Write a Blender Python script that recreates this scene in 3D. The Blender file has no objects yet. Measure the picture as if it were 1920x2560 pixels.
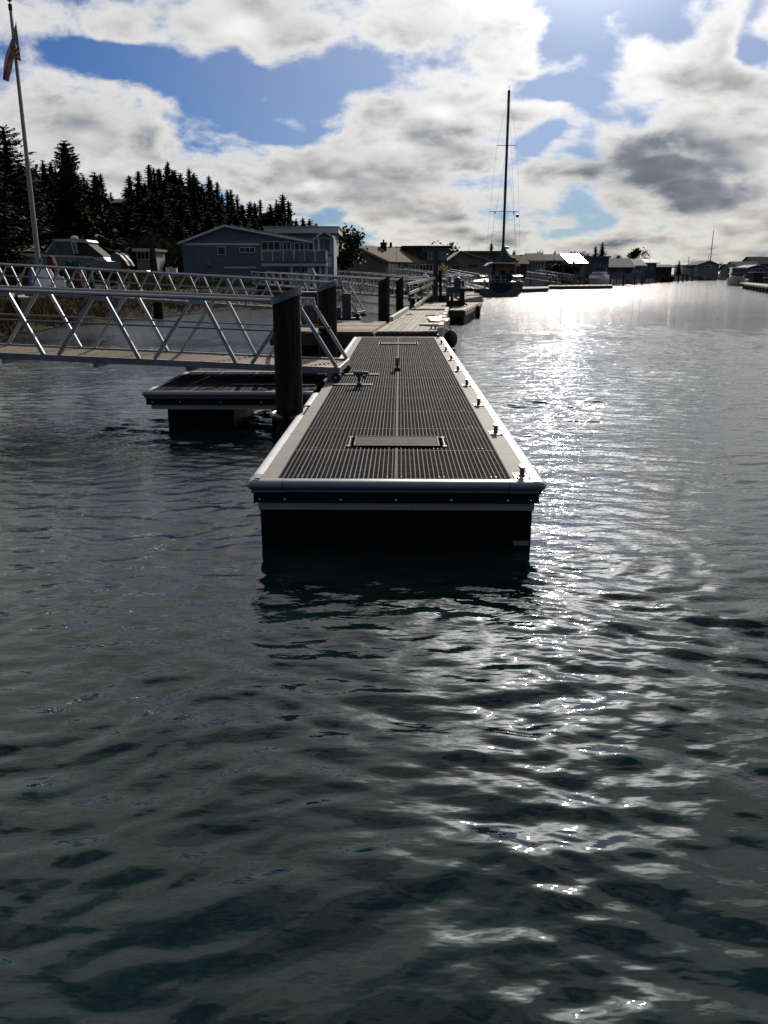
import bpy, bmesh, math, random
import numpy as np
from mathutils import Matrix, Vector
from mathutils.geometry import tessellate_polygon

random.seed(7)
R = math.radians
SC = bpy.context.scene
COL = SC.collection

# ------------------------------------------------------------------ camera
CAMZ, PITCH, FPX = 2.25, R(16.01), 2070.0
cam = bpy.data.cameras.new('camera')
cam.sensor_fit = 'VERTICAL'; cam.sensor_height = 24; cam.lens = FPX / 2560 * 24
cam.clip_start = 0.05; cam.clip_end = 9000
co = bpy.data.objects.new('camera', cam); COL.objects.link(co)
co.location = (0, 0, CAMZ); co.rotation_euler = (math.pi / 2 - PITCH, 0, 0)
SC.camera = co

def ray(px, py):
    x = (px - 960) / FPX; u = -(py - 1280) / FPX
    return Vector((x, math.cos(PITCH) + math.sin(PITCH) * u, -math.sin(PITCH) + math.cos(PITCH) * u))
def P(px, py, z=0.0):                       # photograph measurement -> point at height z
    d = ray(px, py); t = (z - CAMZ) / d.z
    return Vector((0, 0, CAMZ)) + d * t
def PD(px, py, D):                          # photograph measurement -> point at distance D
    d = ray(px, py)
    return Vector((0, 0, CAMZ)) + d * (D / d.y)

# ------------------------------------------------------------------ sky, sun, exposure
SUN_AZ, SUN_EL = R(12.3), R(25)
world = bpy.data.worlds.new('World'); SC.world = world; world.use_nodes = True
nt = world.node_tree; nt.nodes.clear(); L = nt.links
def N(t, **k):
    n = nt.nodes.new(t)
    for a, b in k.items(): setattr(n, a, b)
    return n
def setin(n, i, v):
    if hasattr(v, 'node'): L.new(v, n.inputs[i])
    else: n.inputs[i].default_value = v
def M(op, a, b=0.0, c=None, clamp=False):
    n = N('ShaderNodeMath', operation=op, use_clamp=clamp)
    setin(n, 0, a); setin(n, 1, b)
    if c is not None: setin(n, 2, c)
    return n.outputs[0]
def VM(op, a, b=None, c=None):
    n = N('ShaderNodeVectorMath', operation=op)
    setin(n, 0, a)
    if b is not None: setin(n, 1, b)
    if c is not None: setin(n, 2, c)
    return n.outputs['Value'] if op in ('DOT_PRODUCT', 'LENGTH') else n.outputs[0]
def smooth(v, a, b, o0=0.0, o1=1.0):
    n = N('ShaderNodeMapRange', interpolation_type='SMOOTHSTEP')
    setin(n, 0, v); setin(n, 1, a); setin(n, 2, b); setin(n, 3, o0); setin(n, 4, o1)
    return n.outputs[0]
def mixc(f, a, b):
    n = N('ShaderNodeMix', data_type='RGBA')
    setin(n, 0, f); setin(n, 6, a); setin(n, 7, b)
    return n.outputs[2]
def noise(vec, scale, detail, rough=0.5, dist=0.0):
    n = N('ShaderNodeTexNoise'); setin(n, 'Vector', vec)
    n.inputs['Scale'].default_value = scale; n.inputs['Detail'].default_value = detail
    n.inputs['Roughness'].default_value = rough; n.inputs['Distortion'].default_value = dist
    return n
sky = N('ShaderNodeTexSky', sky_type='NISHITA'); sky.sun_disc = False
sky.sun_elevation = SUN_EL; sky.sun_rotation = SUN_AZ; sky.air_density = 1.0; sky.dust_density = 0.3; sky.ozone_density = 1.6
tc = N('ShaderNodeTexCoord')
sep = N('ShaderNodeSeparateXYZ'); L.new(tc.outputs['Generated'], sep.inputs[0])
X, Y, Z = sep.outputs
Zc = M('ABSOLUTE', Z)
az = M('ARCTAN2', X, Y); el = M('ARCSINE', Zc)
inv = M('DIVIDE', 1.0, M('ADD', Zc, 0.36))
cp = N('ShaderNodeCombineXYZ'); L.new(M('MULTIPLY', X, inv), cp.inputs[0]); L.new(M('MULTIPLY', Y, inv), cp.inputs[1])
cloudp = cp.outputs[0]
ae = N('ShaderNodeCombineXYZ'); L.new(az, ae.inputs[0]); L.new(el, ae.inputs[1])
wn = noise(cloudp, 2.6, 4, 0.55)
aew = VM('ADD', ae.outputs[0], VM('MULTIPLY', VM('SUBTRACT', wn.outputs['Color'], (0.5, 0.5, 0.5)), (0.13, 0.09, 0.0)))
K0 = 2560 / 2212.0
def azel(dx, dy):
    d = ray(dx * K0, dy * K0).normalized()
    return math.atan2(d.x, d.y), math.asin(d.z)
def field(blobs, start=0.0):
    acc = start
    for dx, dy, sx, sy, amp in blobs:
        a, e = azel(dx, dy)
        ix, iy = 2100 / (sx * K0), 2100 / (sy * K0)
        v = VM('MULTIPLY_ADD', aew, (ix, iy, 0), (-a * ix, -e * iy, 0))
        g = M('POWER', math.exp(-1), VM('DOT_PRODUCT', v, v))
        acc = M('MULTIPLY_ADD', g, amp, acc)
    return acc
# where the blue shows (negative) and where the cumulus heap up (positive)
lowel = M('ADD', smooth(el, 0.27, 0.5, 0.0, 0.09), smooth(el, 0.60, 1.05, 0.0, -0.22))
dens = field([
    (160, 95, 40, 20, -.18), (265, 125, 80, 34, -.38), (390, 145, 105, 40, -.40), (440, 205, 90, 55, -.45),
    (480, 185, 60, 40, -.2), (545, 262, 55, 32, -.34), (640, 215, 95, 52, -.45), (700, 240, 50, 30, -.25), (790, 185, 60, 18, -.25),
    (590, 308, 48, 26, -.36), (1215, 85, 55, 90, -.36), (1285, 50, 42, 50, -.20), (1090, 165, 110, 26, -.26), (1235, 178, 60, 26, -.36),
    (1340, 120, 40, 30, -.2), (1400, 20, 50, 26, -.22), (1645, 110, 50, 32, -.38), (1650, 20, 26, 40, -.25),
    (1150, 345, 34, 36, -.36), (1180, 290, 30, 20, -.22), (900, 507, 130, 9, -.16), (1400, 497, 260, 11, -.20), (560, 30, 1, 1, 0),
    (230, 240, 200, 90, .16), (650, 100, 190, 60, .15), (560, 140, 40, 30, .12), (900, 60, 220, 60, .16), (880, 270, 170, 70, .18), (1440, 330, 200, 100, .18), (1500, 190, 160, 50, .15),
    (100, 30, 120, 40, .15), (550, 222, 24, 17, .22), (1560, 60, 70, 70, .12), (1390, 90, 40, 24, .12), (1240, 310, 60, 30, .12), (1130, 215, 80, 25, .1), (600, 380, 260, 40, .12)], 0.045)
thick = field([
    (1440, 345, 150, 42, 1.15), (1330, 385, 110, 30, .6), (1560, 410, 120, 25, .7), (1600, 330, 60, 25, .5), (820, 400, 110, 26, .8), (650, 440, 110, 24, .45),
    (960, 85, 110, 34, .55), (1100, 60, 60, 30, .3), (130, 250, 110, 45, .35), (60, 320, 120, 30, .4), (700, 20, 150, 24, .3), (1290, 460, 200, 14, .35), (760, 330, 90, 20, .3), (1450, 260, 60, 18, .2), (420, 30, 150, 22, .25), (400,330,120,20,.15)], 0.0)
f1 = noise(cloudp, 3.3, 10, 0.60, 0.2).outputs['Fac']
s1 = noise(cloudp, 3.1, 3, 0.45, 0.25).outputs['Fac']
s2 = noise(VM('ADD', cloudp, (0.02, -0.10, 0.0)), 3.1, 3, 0.45, 0.25).outputs['Fac']     # density towards the light
s3 = noise(cloudp, 9.0, 3, 0.5, 0.3).outputs['Fac']
s4 = noise(VM('ADD', cloudp, (0.01, -0.035, 0.0)), 9.0, 3, 0.5, 0.3).outputs['Fac']
f3 = noise(VM('MULTIPLY_ADD', cloudp, (1, 1, 1), (7.3, 2.1, 0)), 1.5, 4, 0.45).outputs['Fac']
def puffs(vec, scale):
    n = N('ShaderNodeTexVoronoi', voronoi_dimensions='2D', feature='F1'); setin(n, 'Vector', vec); n.inputs['Scale'].default_value = scale
    return n.outputs['Distance']
wp = VM('ADD', cloudp, VM('MULTIPLY', VM('SUBTRACT', noise(cloudp, 7.0, 3, .5).outputs['Color'], (.5, .5, .5)), (.10, .10, 0)))
v1 = puffs(wp, 7.0); v2 = puffs(VM('ADD', wp, (0.012, -0.045, 0.0)), 7.0)
billow = M('MULTIPLY', M('SUBTRACT', 0.42, v1), 0.26)
low = smooth(el, 0.0, 0.17, 0.17, 0.02)
ds = M('ADD', M('ADD', M('MULTIPLY_ADD', M('SUBTRACT', f1, 0.5), 1.65, 0.5), dens), M('ADD', M('ADD', low, lowel), billow))
soft = smooth(el, 0.3, 0.8, 0.0, 0.13)
alpha = smooth(ds, M('SUBTRACT', 0.385, soft), M('ADD', 0.62, soft))
core = smooth(ds, 0.50, 0.90)
relief = M('ADD', M('MULTIPLY', M('SUBTRACT', s2, s1), 1.9), M('ADD', M('MULTIPLY', M('SUBTRACT', s4, s3), 0.8), M('MULTIPLY', M('SUBTRACT', v1, v2), 0.55)))
tk = M('MULTIPLY', thick, smooth(f3, .3, .7, .7, 1.1))
b = M('SUBTRACT', M('SUBTRACT', M('SUBTRACT', 1.0, M('MULTIPLY', core, 0.37)), M('MULTIPLY', tk, 0.30)), M('MULTIPLY', M('MULTIPLY', relief, core), M('SUBTRACT', 1.0, M('MULTIPLY', M('MINIMUM', thick, 1.0), 0.6))))
b = M('SUBTRACT', b, M('MULTIPLY', core, smooth(f3, .42, .68, 0.0, .16)))
b = M('ADD', b, M('ADD', smooth(el, 0.24, 0.5, 0.0, 0.14), smooth(el, 0.6, 0.95, 0.0, -0.14)))  # clouds above the frame brightened to lift water reflections, zenith dimmed
b = M('MINIMUM', M('SMOOTH_MAX', b, 0.22, 0.30), 1.2)
# forward scattering; unseen rear sky dimmed to darken fronts, sun glow raised for glitter
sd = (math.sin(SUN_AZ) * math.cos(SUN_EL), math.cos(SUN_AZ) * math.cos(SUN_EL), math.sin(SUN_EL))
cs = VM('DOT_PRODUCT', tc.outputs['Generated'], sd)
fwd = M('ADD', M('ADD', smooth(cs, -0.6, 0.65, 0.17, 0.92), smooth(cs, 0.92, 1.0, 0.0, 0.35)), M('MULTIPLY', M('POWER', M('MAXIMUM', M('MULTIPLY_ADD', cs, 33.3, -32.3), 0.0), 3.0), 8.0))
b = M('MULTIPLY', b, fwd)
warm = smooth(el, 0.0, 0.12, 1.0, 0.0)
tint = mixc(warm, (1.0, 0.99, 0.985, 1), (1.0, 0.955, 0.86, 1))
tint = mixc(smooth(b, 0.15, 0.70), (0.83, 0.92, 1.10, 1), tint)
ccol = VM('MULTIPLY', tint, (7.6, 7.6, 7.6))
sc = N('ShaderNodeVectorMath', operation='SCALE'); L.new(ccol, sc.inputs[0]); L.new(b, sc.inputs['Scale'])
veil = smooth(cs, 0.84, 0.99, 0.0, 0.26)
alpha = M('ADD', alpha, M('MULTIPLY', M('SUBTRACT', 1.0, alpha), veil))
blue = VM('MULTIPLY', sky.outputs[0], (0.155, 0.265, 0.475))
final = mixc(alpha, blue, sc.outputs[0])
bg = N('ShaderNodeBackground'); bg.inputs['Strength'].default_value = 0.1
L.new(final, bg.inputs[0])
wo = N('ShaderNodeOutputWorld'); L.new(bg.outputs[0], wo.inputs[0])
world.cycles.sampling_method = 'MANUAL'; world.cycles.sample_map_resolution = 1024

sl = bpy.data.lights.new('sun', 'SUN'); sl.energy = 4.2; sl.angle = R(0.53); sl.color = (1.0, 0.91, 0.80)
so = bpy.data.objects.new('sun', sl); COL.objects.link(so)
so.rotation_euler = (math.pi / 2 - SUN_EL, 0, -SUN_AZ + math.pi)   # set properly below
so.rotation_euler = Vector((-sd[0], -sd[1], -sd[2])).to_track_quat('-Z', 'Y').to_euler()
so.location = (20, 60, 60)
SC.view_settings.view_transform = 'Standard'; SC.view_settings.look = 'None'
SC.view_settings.exposure = 0.2; SC.view_settings.gamma = 1.0
SC.render.engine = 'CYCLES'
cy = SC.cycles
cy.use_denoising = True; cy.max_bounces = 6; cy.diffuse_bounces = 2; cy.glossy_bounces = 4; cy.transmission_bounces = 4
cy.sample_clamp_indirect = 4.0; cy.sample_clamp_direct = 60.0; cy.caustics_reflective = False; cy.caustics_refractive = False
cy.transparent_max_bounces = 8

# ------------------------------------------------------------------ materials
MATS = {}
def mat(name, col, rough=0.6, metal=0.0, var=0.15, scale=6.0, bump=0.0, stretch=(1, 1, 1), col2=None, spec=0.5, coat=0.0, thr=(.35, .65), bscale=None):
    m = bpy.data.materials.new(name); m.use_nodes = True; MATS[name] = m
    t = m.node_tree; p = t.nodes['Principled BSDF']
    p.inputs['Roughness'].default_value = rough; p.inputs['Metallic'].default_value = metal
    p.inputs['Specular IOR Level'].default_value = spec; p.inputs['Coat Weight'].default_value = coat
    c = t.nodes.new('ShaderNodeTexCoord'); mp = t.nodes.new('ShaderNodeMapping'); mp.inputs['Scale'].default_value = stretch
    g = t.nodes.new('ShaderNodeNewGeometry')
    oi = t.nodes.new('ShaderNodeObjectInfo')
    t.links.new(g.outputs['Position'], mp.inputs[0])
    n = t.nodes.new('ShaderNodeTexNoise'); n.inputs['Scale'].default_value = scale; n.inputs['Detail'].default_value = 6
    n.inputs['Roughness'].default_value = 0.62
    t.links.new(mp.outputs[0], n.inputs['Vector'])
    mr = t.nodes.new('ShaderNodeMapRange'); mr.inputs[1].default_value = thr[0]; mr.inputs[2].default_value = thr[1]
    t.links.new(n.outputs['Fac'], mr.inputs[0])
    mx = t.nodes.new('ShaderNodeMix'); mx.data_type = 'RGBA'
    t.links.new(mr.outputs[0], mx.inputs[0])
    a = [max(0, v * (1 - var)) for v in col]; bcol = col2 if col2 else [min(1, v * (1 + var)) for v in col]
    mx.inputs[6].default_value = (*a, 1); mx.inputs[7].default_value = (*bcol, 1)
    # each object a slightly different shade
    ma = t.nodes.new('ShaderNodeMapRange'); ma.inputs[3].default_value = 1 - var * .7; ma.inputs[4].default_value = 1 + var * .7
    t.links.new(oi.outputs['Random'], ma.inputs[0])
    hs = t.nodes.new('ShaderNodeHueSaturation'); t.links.new(ma.outputs[0], hs.inputs['Value']); t.links.new(mx.outputs[2], hs.inputs['Color'])
    t.links.new(hs.outputs[0], p.inputs['Base Color'])
    rr = t.nodes.new('ShaderNodeMapRange'); rr.inputs[3].default_value = max(.02, rough - .08); rr.inputs[4].default_value = min(1, rough + .1)
    t.links.new(n.outputs['Fac'], rr.inputs[0]); t.links.new(rr.outputs[0], p.inputs['Roughness'])
    if bump:
        bp = t.nodes.new('ShaderNodeBump'); bp.inputs['Strength'].default_value = 1; bp.inputs['Distance'].default_value = bump
        nn = n
        if bscale:
            nn = t.nodes.new('ShaderNodeTexNoise'); nn.inputs['Scale'].default_value = bscale; nn.inputs['Detail'].default_value = 4
            t.links.new(mp.outputs[0], nn.inputs['Vector'])
        t.links.new(nn.outputs['Fac'], bp.inputs['Height']); t.links.new(bp.outputs[0], p.inputs['Normal'])
    return m
mat('aluminium', (.34, .35, .37), .42, .8, .10, 5)
mat('aluminium_dull', (.19, .20, .22), .5, .55, .15, 5)
mat('rail_lit', (.55, .56, .57), .55, .2, .06, 6)  # rail metal of the sides and back, sunlit brightness put into the colour
mat('bolt_steel', (.75, .75, .75), .25, 1, .05, 5)
mat('plate', (.15, .148, .138), .75, .0, .2, 3, .0006, spec=.25)
mat('deck_bar', (.095, .10, .11), .85, .0, .45, 1.6, spec=.15)
mat('deck_cross', (.016, .016, .017), .8, 0, .35, 3, spec=.15)
mat('hdpe_black', (.003, .003, .004), .6, 0, .2, 4, spec=.15)
mat('dark_board', (.008, .008, .009), .7, 0, .3, 3, .001, (1, 1, 6), spec=.2)
mat('rail_shaded', (.20, .22, .25), .42, .3, .08, 4)  # same rail metal facing the camera, shade and sky blue put into colour
mat('hatch', (.035, .035, .033), .8, .0, .15, 8, spec=.1)
mat('hoop_pipe', (.09, .09, .095), .4, .4, .15, 10)
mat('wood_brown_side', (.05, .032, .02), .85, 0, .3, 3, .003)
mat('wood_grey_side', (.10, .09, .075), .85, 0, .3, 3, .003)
mat('post_blue', (.035, .045, .052), .7, 0, .3, 3)
mat('blue_dark', (.02, .03, .07), .6, 0, .2, 3)
mat('hull_grey', (.10, .105, .11), .45, 0, .08, 1)
mat('glass_boat', (.09, .095, .07), .2, 0, .4, 3)
mat('gloss_black', (.012, .012, .012), .12, 0, .1, 3, coat=.5)
mat('car_pink', (.35, .25, .26), .3, .2, .05, 1)
mat('strip_grey', (.10, .10, .105), .6, .1, .15, 3, spec=.3)
mat('cleat_plate', (.52, .44, .34), .42, .5, .22, 25)
mat('cleat_metal', (.12, .11, .11), .40, .7, .2, 20)
mat('creosote', (.010, .0085, .007), .9, 0, .55, 5, .012, (7, 7, .7), col2=(.034, .026, .020), spec=.15)
mat('pile_cap', (.12, .145, .155), .5, .3, .2, 9)
mat('gang_deck', (.27, .22, .16), .75, .0, .25, 12, spec=.2)
mat('rubber', (.015, .015, .015), .7, 0, .2, 8)
mat('old_wood', (.19, .17, .125), .85, 0, .4, 3, .003, (1.5, 1.5, 1.5), col2=(.29, .26, .19))
mat('brown_wood', (.17, .11, .07), .85, 0, .3, 3, .003, col2=(.25, .17, .11))
mat('wood_dark', (.035, .027, .02), .85, 0, .4, 4, .003)
mat('wood_pale', (.42, .39, .31), .8, 0, .25, 3, .002)
mat('drill_yellow', (.30, .18, .02), .6, 0, .15, 30, spec=.2)
mat('drill_black', (.015, .015, .015), .5, 0, .1, 30)
mat('drill_grey', (.12, .12, .12), .4, .5, .1, 30)
mat('deck_dull', (.10, .10, .10), .95, 0, .2, 3, spec=.05)
mat('channel', (.24, .25, .26), .5, .2, .12, 3)
mat('concrete', (.17, .17, .15), .9, 0, .35, 1.2, .01)
mat('siding_blue', (.115, .138, .175), .8, 0, .1, .6, 0)
mat('siding_pale', (.20, .23, .26), .8, 0, .1, .6)
mat('trim_white', (.55, .56, .56), .6, 0, .06, 2)
mat('glass_dark', (.012, .014, .016), .08, 0, .1, 1)
mat('glass_rail', (.10, .13, .13), .12, 0, .1, 1)
mat('roof_brown', (.05, .026, .022), .7, 0, .3, 2)
mat('roof_tan', (.10, .070, .048), .95, 0, .25, 1.2, .01, spec=.1)
mat('roof_dark', (.022, .022, .025), .9, .0, .25, 1, spec=.1)
mat('roof_metal', (.35, .35, .36), .32, .9, .05, 1)
mat('roof_grey', (.09, .095, .095), .8, 0, .2, 1, spec=.15)
mat('wall_tan', (.14, .135, .115), .9, 0, .12, .5)
mat('wall_beige', (.24, .22, .18), .9, 0, .1, .5)
mat('wall_brown', (.07, .045, .035), .9, 0, .15, .5)
mat('wall_grey', (.18, .185, .19), .9, 0, .12, .5)
mat('wall_white', (.45, .45, .44), .8, 0, .08, .5)
mat('wall_slate', (.08, .09, .10), .9, 0, .15, .5)
mat('brick_red', (.060, .025, .020), .9, 0, .25, 5, spec=.1)
mat('gelcoat', (.42, .42, .41), .5, 0, .05, 2, spec=.3)
mat('gelcoat_dull', (.15, .15, .14), .5, 0, .15, 1)
mat('hull_maroon', (.06, .012, .014), .35, 0, .1, 2)
mat('hull_teal', (.02, .030, .032), .6, 0, .1, 2, spec=.2)
mat('canvas_dark', (.03, .022, .02), .9, 0, .2, 3)
mat('canvas_teal', (.006, .045, .06), .9, 0, .3, 3, spec=.1)
mat('canvas_blue', (.05, .24, .5), .8, 0, .15, 2)
mat('canvas_green', (.006, .032, .027), .85, 0, .3, 3, spec=.1)
mat('amber', (.45, .20, .035), .6, 0, .4, 1.5)
mat('mast', (.055, .035, .05), .5, .2, .1, 2)
mat('wire', (.16, .16, .17), .5, .3, 0, 2)
mat('buoy', (.06, .02, .016), .7, 0, .35, 6)
mat('red_plastic', (.07, .014, .012), .7, 0, .3, 3, spec=.1)
mat('blue_plastic', (.02, .05, .20), .5, 0, .2, 3)
mat('white_plastic', (.65, .66, .68), .5, 0, .06, 3)
mat('yellow_foam', (.55, .42, .16), .7, 0, .2, 3)
mat('pole_grey', (.24, .225, .24), .45, .3, .15, 2)
mat('bark', (.045, .035, .028), .95, 0, .3, 3, .02, spec=.06)
mat('bark_pale', (.13, .11, .085), .95, 0, .3, 3)
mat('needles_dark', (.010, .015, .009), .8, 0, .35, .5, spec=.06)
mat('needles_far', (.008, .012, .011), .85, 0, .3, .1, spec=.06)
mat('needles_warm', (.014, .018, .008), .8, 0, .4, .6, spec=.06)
mat('leaves_green', (.03, .045, .014), .7, 0, .45, .8, spec=.06)
mat('twigs_brown', (.024, .019, .014), .9, 0, .3, .3, spec=.06)
mat('hedge_leaves', (.035, .035, .012), .8, 0, .4, .6, spec=.06)
mat('grass_blade', (.06, .065, .018), .8, 0, .45, .5, spec=.06)
mat('marsh_blade', (.12, .085, .035), .9, 0, .5, 1.2, spec=.05)
mat('hill_soil', (.012, .015, .010), 1, 0, .4, .05, spec=.06)
mat('pale_plume', (.55, .47, .27), .8, 0, .2, 4)
mat('rust', (.06, .026, .012), .9, 0, .5, 12, spec=.1)
mat('cabinet', (.045, .055, .062), .6, .3, .2, 4)
mat('rope', (.45, .43, .38), .9, 0, .1, 9)
mat('ground', (.045, .042, .025), 1, 0, .4, .5, .03, col2=(.035, .045, .014), spec=.05)
mat('bank', (.008, .0065, .004), 1, 0, .5, 1.6, .08, col2=(.026, .018, .007), spec=.05)

# ------------------------------------------------------------------ helpers
ROOT = {}
class MB:
    def __init__(s, T=None): s.v = []; s.f = []; s.T = T
    def add(s, vs, fs):
        o = len(s.v)
        s.v += [tuple(s.T @ Vector(q)) if s.T is not None else tuple(q) for q in vs]
        s.f += [tuple(o + i for i in f) for f in fs]; return s
    def box(s, c, d, rz=0.0, taper=1.0):
        x, y, z = d[0] / 2, d[1] / 2, d[2] / 2; cs, sn = math.cos(rz), math.sin(rz); vs = []
        for k in (-1, 1):
            t = taper if k > 0 else 1
            for i, j in ((-1, -1), (1, -1), (1, 1), (-1, 1)):
                a, b_ = i * x * t, j * y * t
                vs.append((c[0] + a * cs - b_ * sn, c[1] + a * sn + b_ * cs, c[2] + k * z))
        return s.add(vs, [(0, 3, 2, 1), (4, 5, 6, 7), (0, 1, 5, 4), (1, 2, 6, 5), (2, 3, 7, 6), (3, 0, 4, 7)])
    def bb(s, x0, x1, y0, y1, z0, z1): return s.box(((x0 + x1) / 2, (y0 + y1) / 2, (z0 + z1) / 2), (x1 - x0, y1 - y0, z1 - z0))
    def tube(s, a, b_, r, r2=None, n=8, cap=True, ph=0.0):
        a, b_ = Vector(a), Vector(b_); d = b_ - a
        if d.length < 1e-6: return s
        d.normalize(); u = d.cross(Vector((0, 0, 1)))
        if u.length < 1e-3: u = Vector((1, 0, 0))
        u.normalize(); w = d.cross(u); r2 = r if r2 is None else r2
        vs = [a + (u * math.cos(ph + 2 * math.pi * i / n) + w * math.sin(ph + 2 * math.pi * i / n)) * r for i in range(n)]
        vs += [b_ + (u * math.cos(ph + 2 * math.pi * i / n) + w * math.sin(ph + 2 * math.pi * i / n)) * r2 for i in range(n)]
        fs = [(i, n + i, n + (i + 1) % n, (i + 1) % n) for i in range(n)]
        if cap: fs += [tuple(range(n)), tuple(range(2 * n - 1, n - 1, -1))]
        return s.add(vs, fs)
    def bar(s, a, b_, w, h, up=(0, 0, 1)):                    # rectangular bar from a to b_
        a, b_ = Vector(a), Vector(b_); d = (b_ - a).normalized(); up = Vector(up)
        u = d.cross(up)
        if u.length < 1e-3: u = Vector((1, 0, 0))
        u.normalize(); q = u.cross(d); vs = []
        for p in (a, b_):
            for i, j in ((-1, -1), (1, -1), (1, 1), (-1, 1)): vs.append(p + u * (i * w / 2) + q * (j * h / 2))
        return s.add(vs, [(0, 3, 2, 1), (4, 5, 6, 7), (0, 1, 5, 4), (1, 2, 6, 5), (2, 3, 7, 6), (3, 0, 4, 7)])
    def sweep(s, path, r, n=8):
        for i in range(len(path) - 1): s.tube(path[i], path[i + 1], r, n=n)
        return s
    def prism(s, poly, vec):                                  # planar polygon pushed along vec
        poly = [Vector(p) for p in poly]; vec = Vector(vec); n = len(poly)
        return s.add(poly + [p + vec for p in poly], [tuple(range(n)), tuple(range(2 * n - 1, n - 1, -1))] + [(i, n + i, n + (i + 1) % n, (i + 1) % n) for i in range(n)])
    def lathe(s, c, prof, n=12, sx=1.0, sy=1.0):              # prof: (radius, z)
        vs = []
        for r_, z in prof:
            for i in range(n): vs.append((c[0] + r_ * sx * math.cos(2 * math.pi * i / n), c[1] + r_ * sy * math.sin(2 * math.pi * i / n), c[2] + z))
        fs = [(k * n + i, k * n + (i + 1) % n, (k + 1) * n + (i + 1) % n, (k + 1) * n + i) for k in range(len(prof) - 1) for i in range(n)]
        fs += [tuple(range(n - 1, -1, -1)), tuple(range((len(prof) - 1) * n, len(prof) * n))]
        return s.add(vs, fs)
    def sheet(s, rows):                                       # grid of points
        m = len(rows[0]); vs = [p for r_ in rows for p in r_]
        return s.add(vs, [(i * m + j, i * m + j + 1, (i + 1) * m + j + 1, (i + 1) * m + j) for i in range(len(rows) - 1) for j in range(m - 1)])
    def mesh(s, name, smooth=False, fixn=True):
        me = bpy.data.meshes.new(name); me.from_pydata(s.v, [], s.f)
        if fixn and len(s.f) < 20000:
            bm = bmesh.new(); bm.from_mesh(me); bmesh.ops.recalc_face_normals(bm, faces=bm.faces); bm.to_mesh(me); bm.free()
        if smooth:
            me.polygons.foreach_set('use_smooth', [True] * len(me.polygons))
            try: me.set_sharp_from_angle(angle=R(40))
            except Exception: pass
        me.update(); return me
    def build(s, name, m, parent=None, world=True, smooth=False, label=None, fixn=True):
        loc = None
        if parent is None:                                    # a thing of one mesh: origin at its base
            a = np.array(s.v); loc = ((a[:, 0].min() + a[:, 0].max()) / 2, (a[:, 1].min() + a[:, 1].max()) / 2, a[:, 2].min())
            s.v = [(x - loc[0], y - loc[1], z - loc[2]) for x, y, z in s.v]
        elif world:
            mi = ROOT[parent.name]
            s.v = [tuple(mi @ Vector(q)) for q in s.v]
        o = bpy.data.objects.new(name, s.mesh(name, smooth, fixn)); COL.objects.link(o)
        o.data.materials.append(MATS[m] if isinstance(m, str) else m)
        if loc: o.location = loc
        if parent is not None:
            o.parent = parent; ROOT[o.name] = ROOT[parent.name]
        if label: o['label'] = label
        return o
def tag(o, label=None, cat=None, group=None, kind=None):
    if label: o['label'] = label
    if cat: o['category'] = cat
    if group: o['group'] = group
    if kind: o['kind'] = kind
    return o
def thing(name, label, cat, loc=(0, 0, 0), rz=0.0, group=None):
    o = bpy.data.objects.new(name, None); COL.objects.link(o); o.empty_display_size = .3
    o.location = loc; o.rotation_euler = (0, 0, rz)
    ROOT[o.name] = (Matrix.Translation(Vector(loc)) @ Matrix.Rotation(rz, 4, 'Z')).inverted()
    return tag(o, label, cat, group)
def piece(name, me, parent, loc=(0, 0, 0), rot=(0, 0, 0), scale=None):
    o = bpy.data.objects.new(name, me); COL.objects.link(o); o.parent = parent; o.location = loc; o.rotation_euler = rot
    if scale: o.scale = scale
    ROOT[o.name] = ROOT[parent.name]
    return o
def copy_tree(o, parent=None):
    c = o.copy(); COL.objects.link(c); c.parent = parent
    for ch in list(o.children): copy_tree(ch, c)
    return c
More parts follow.
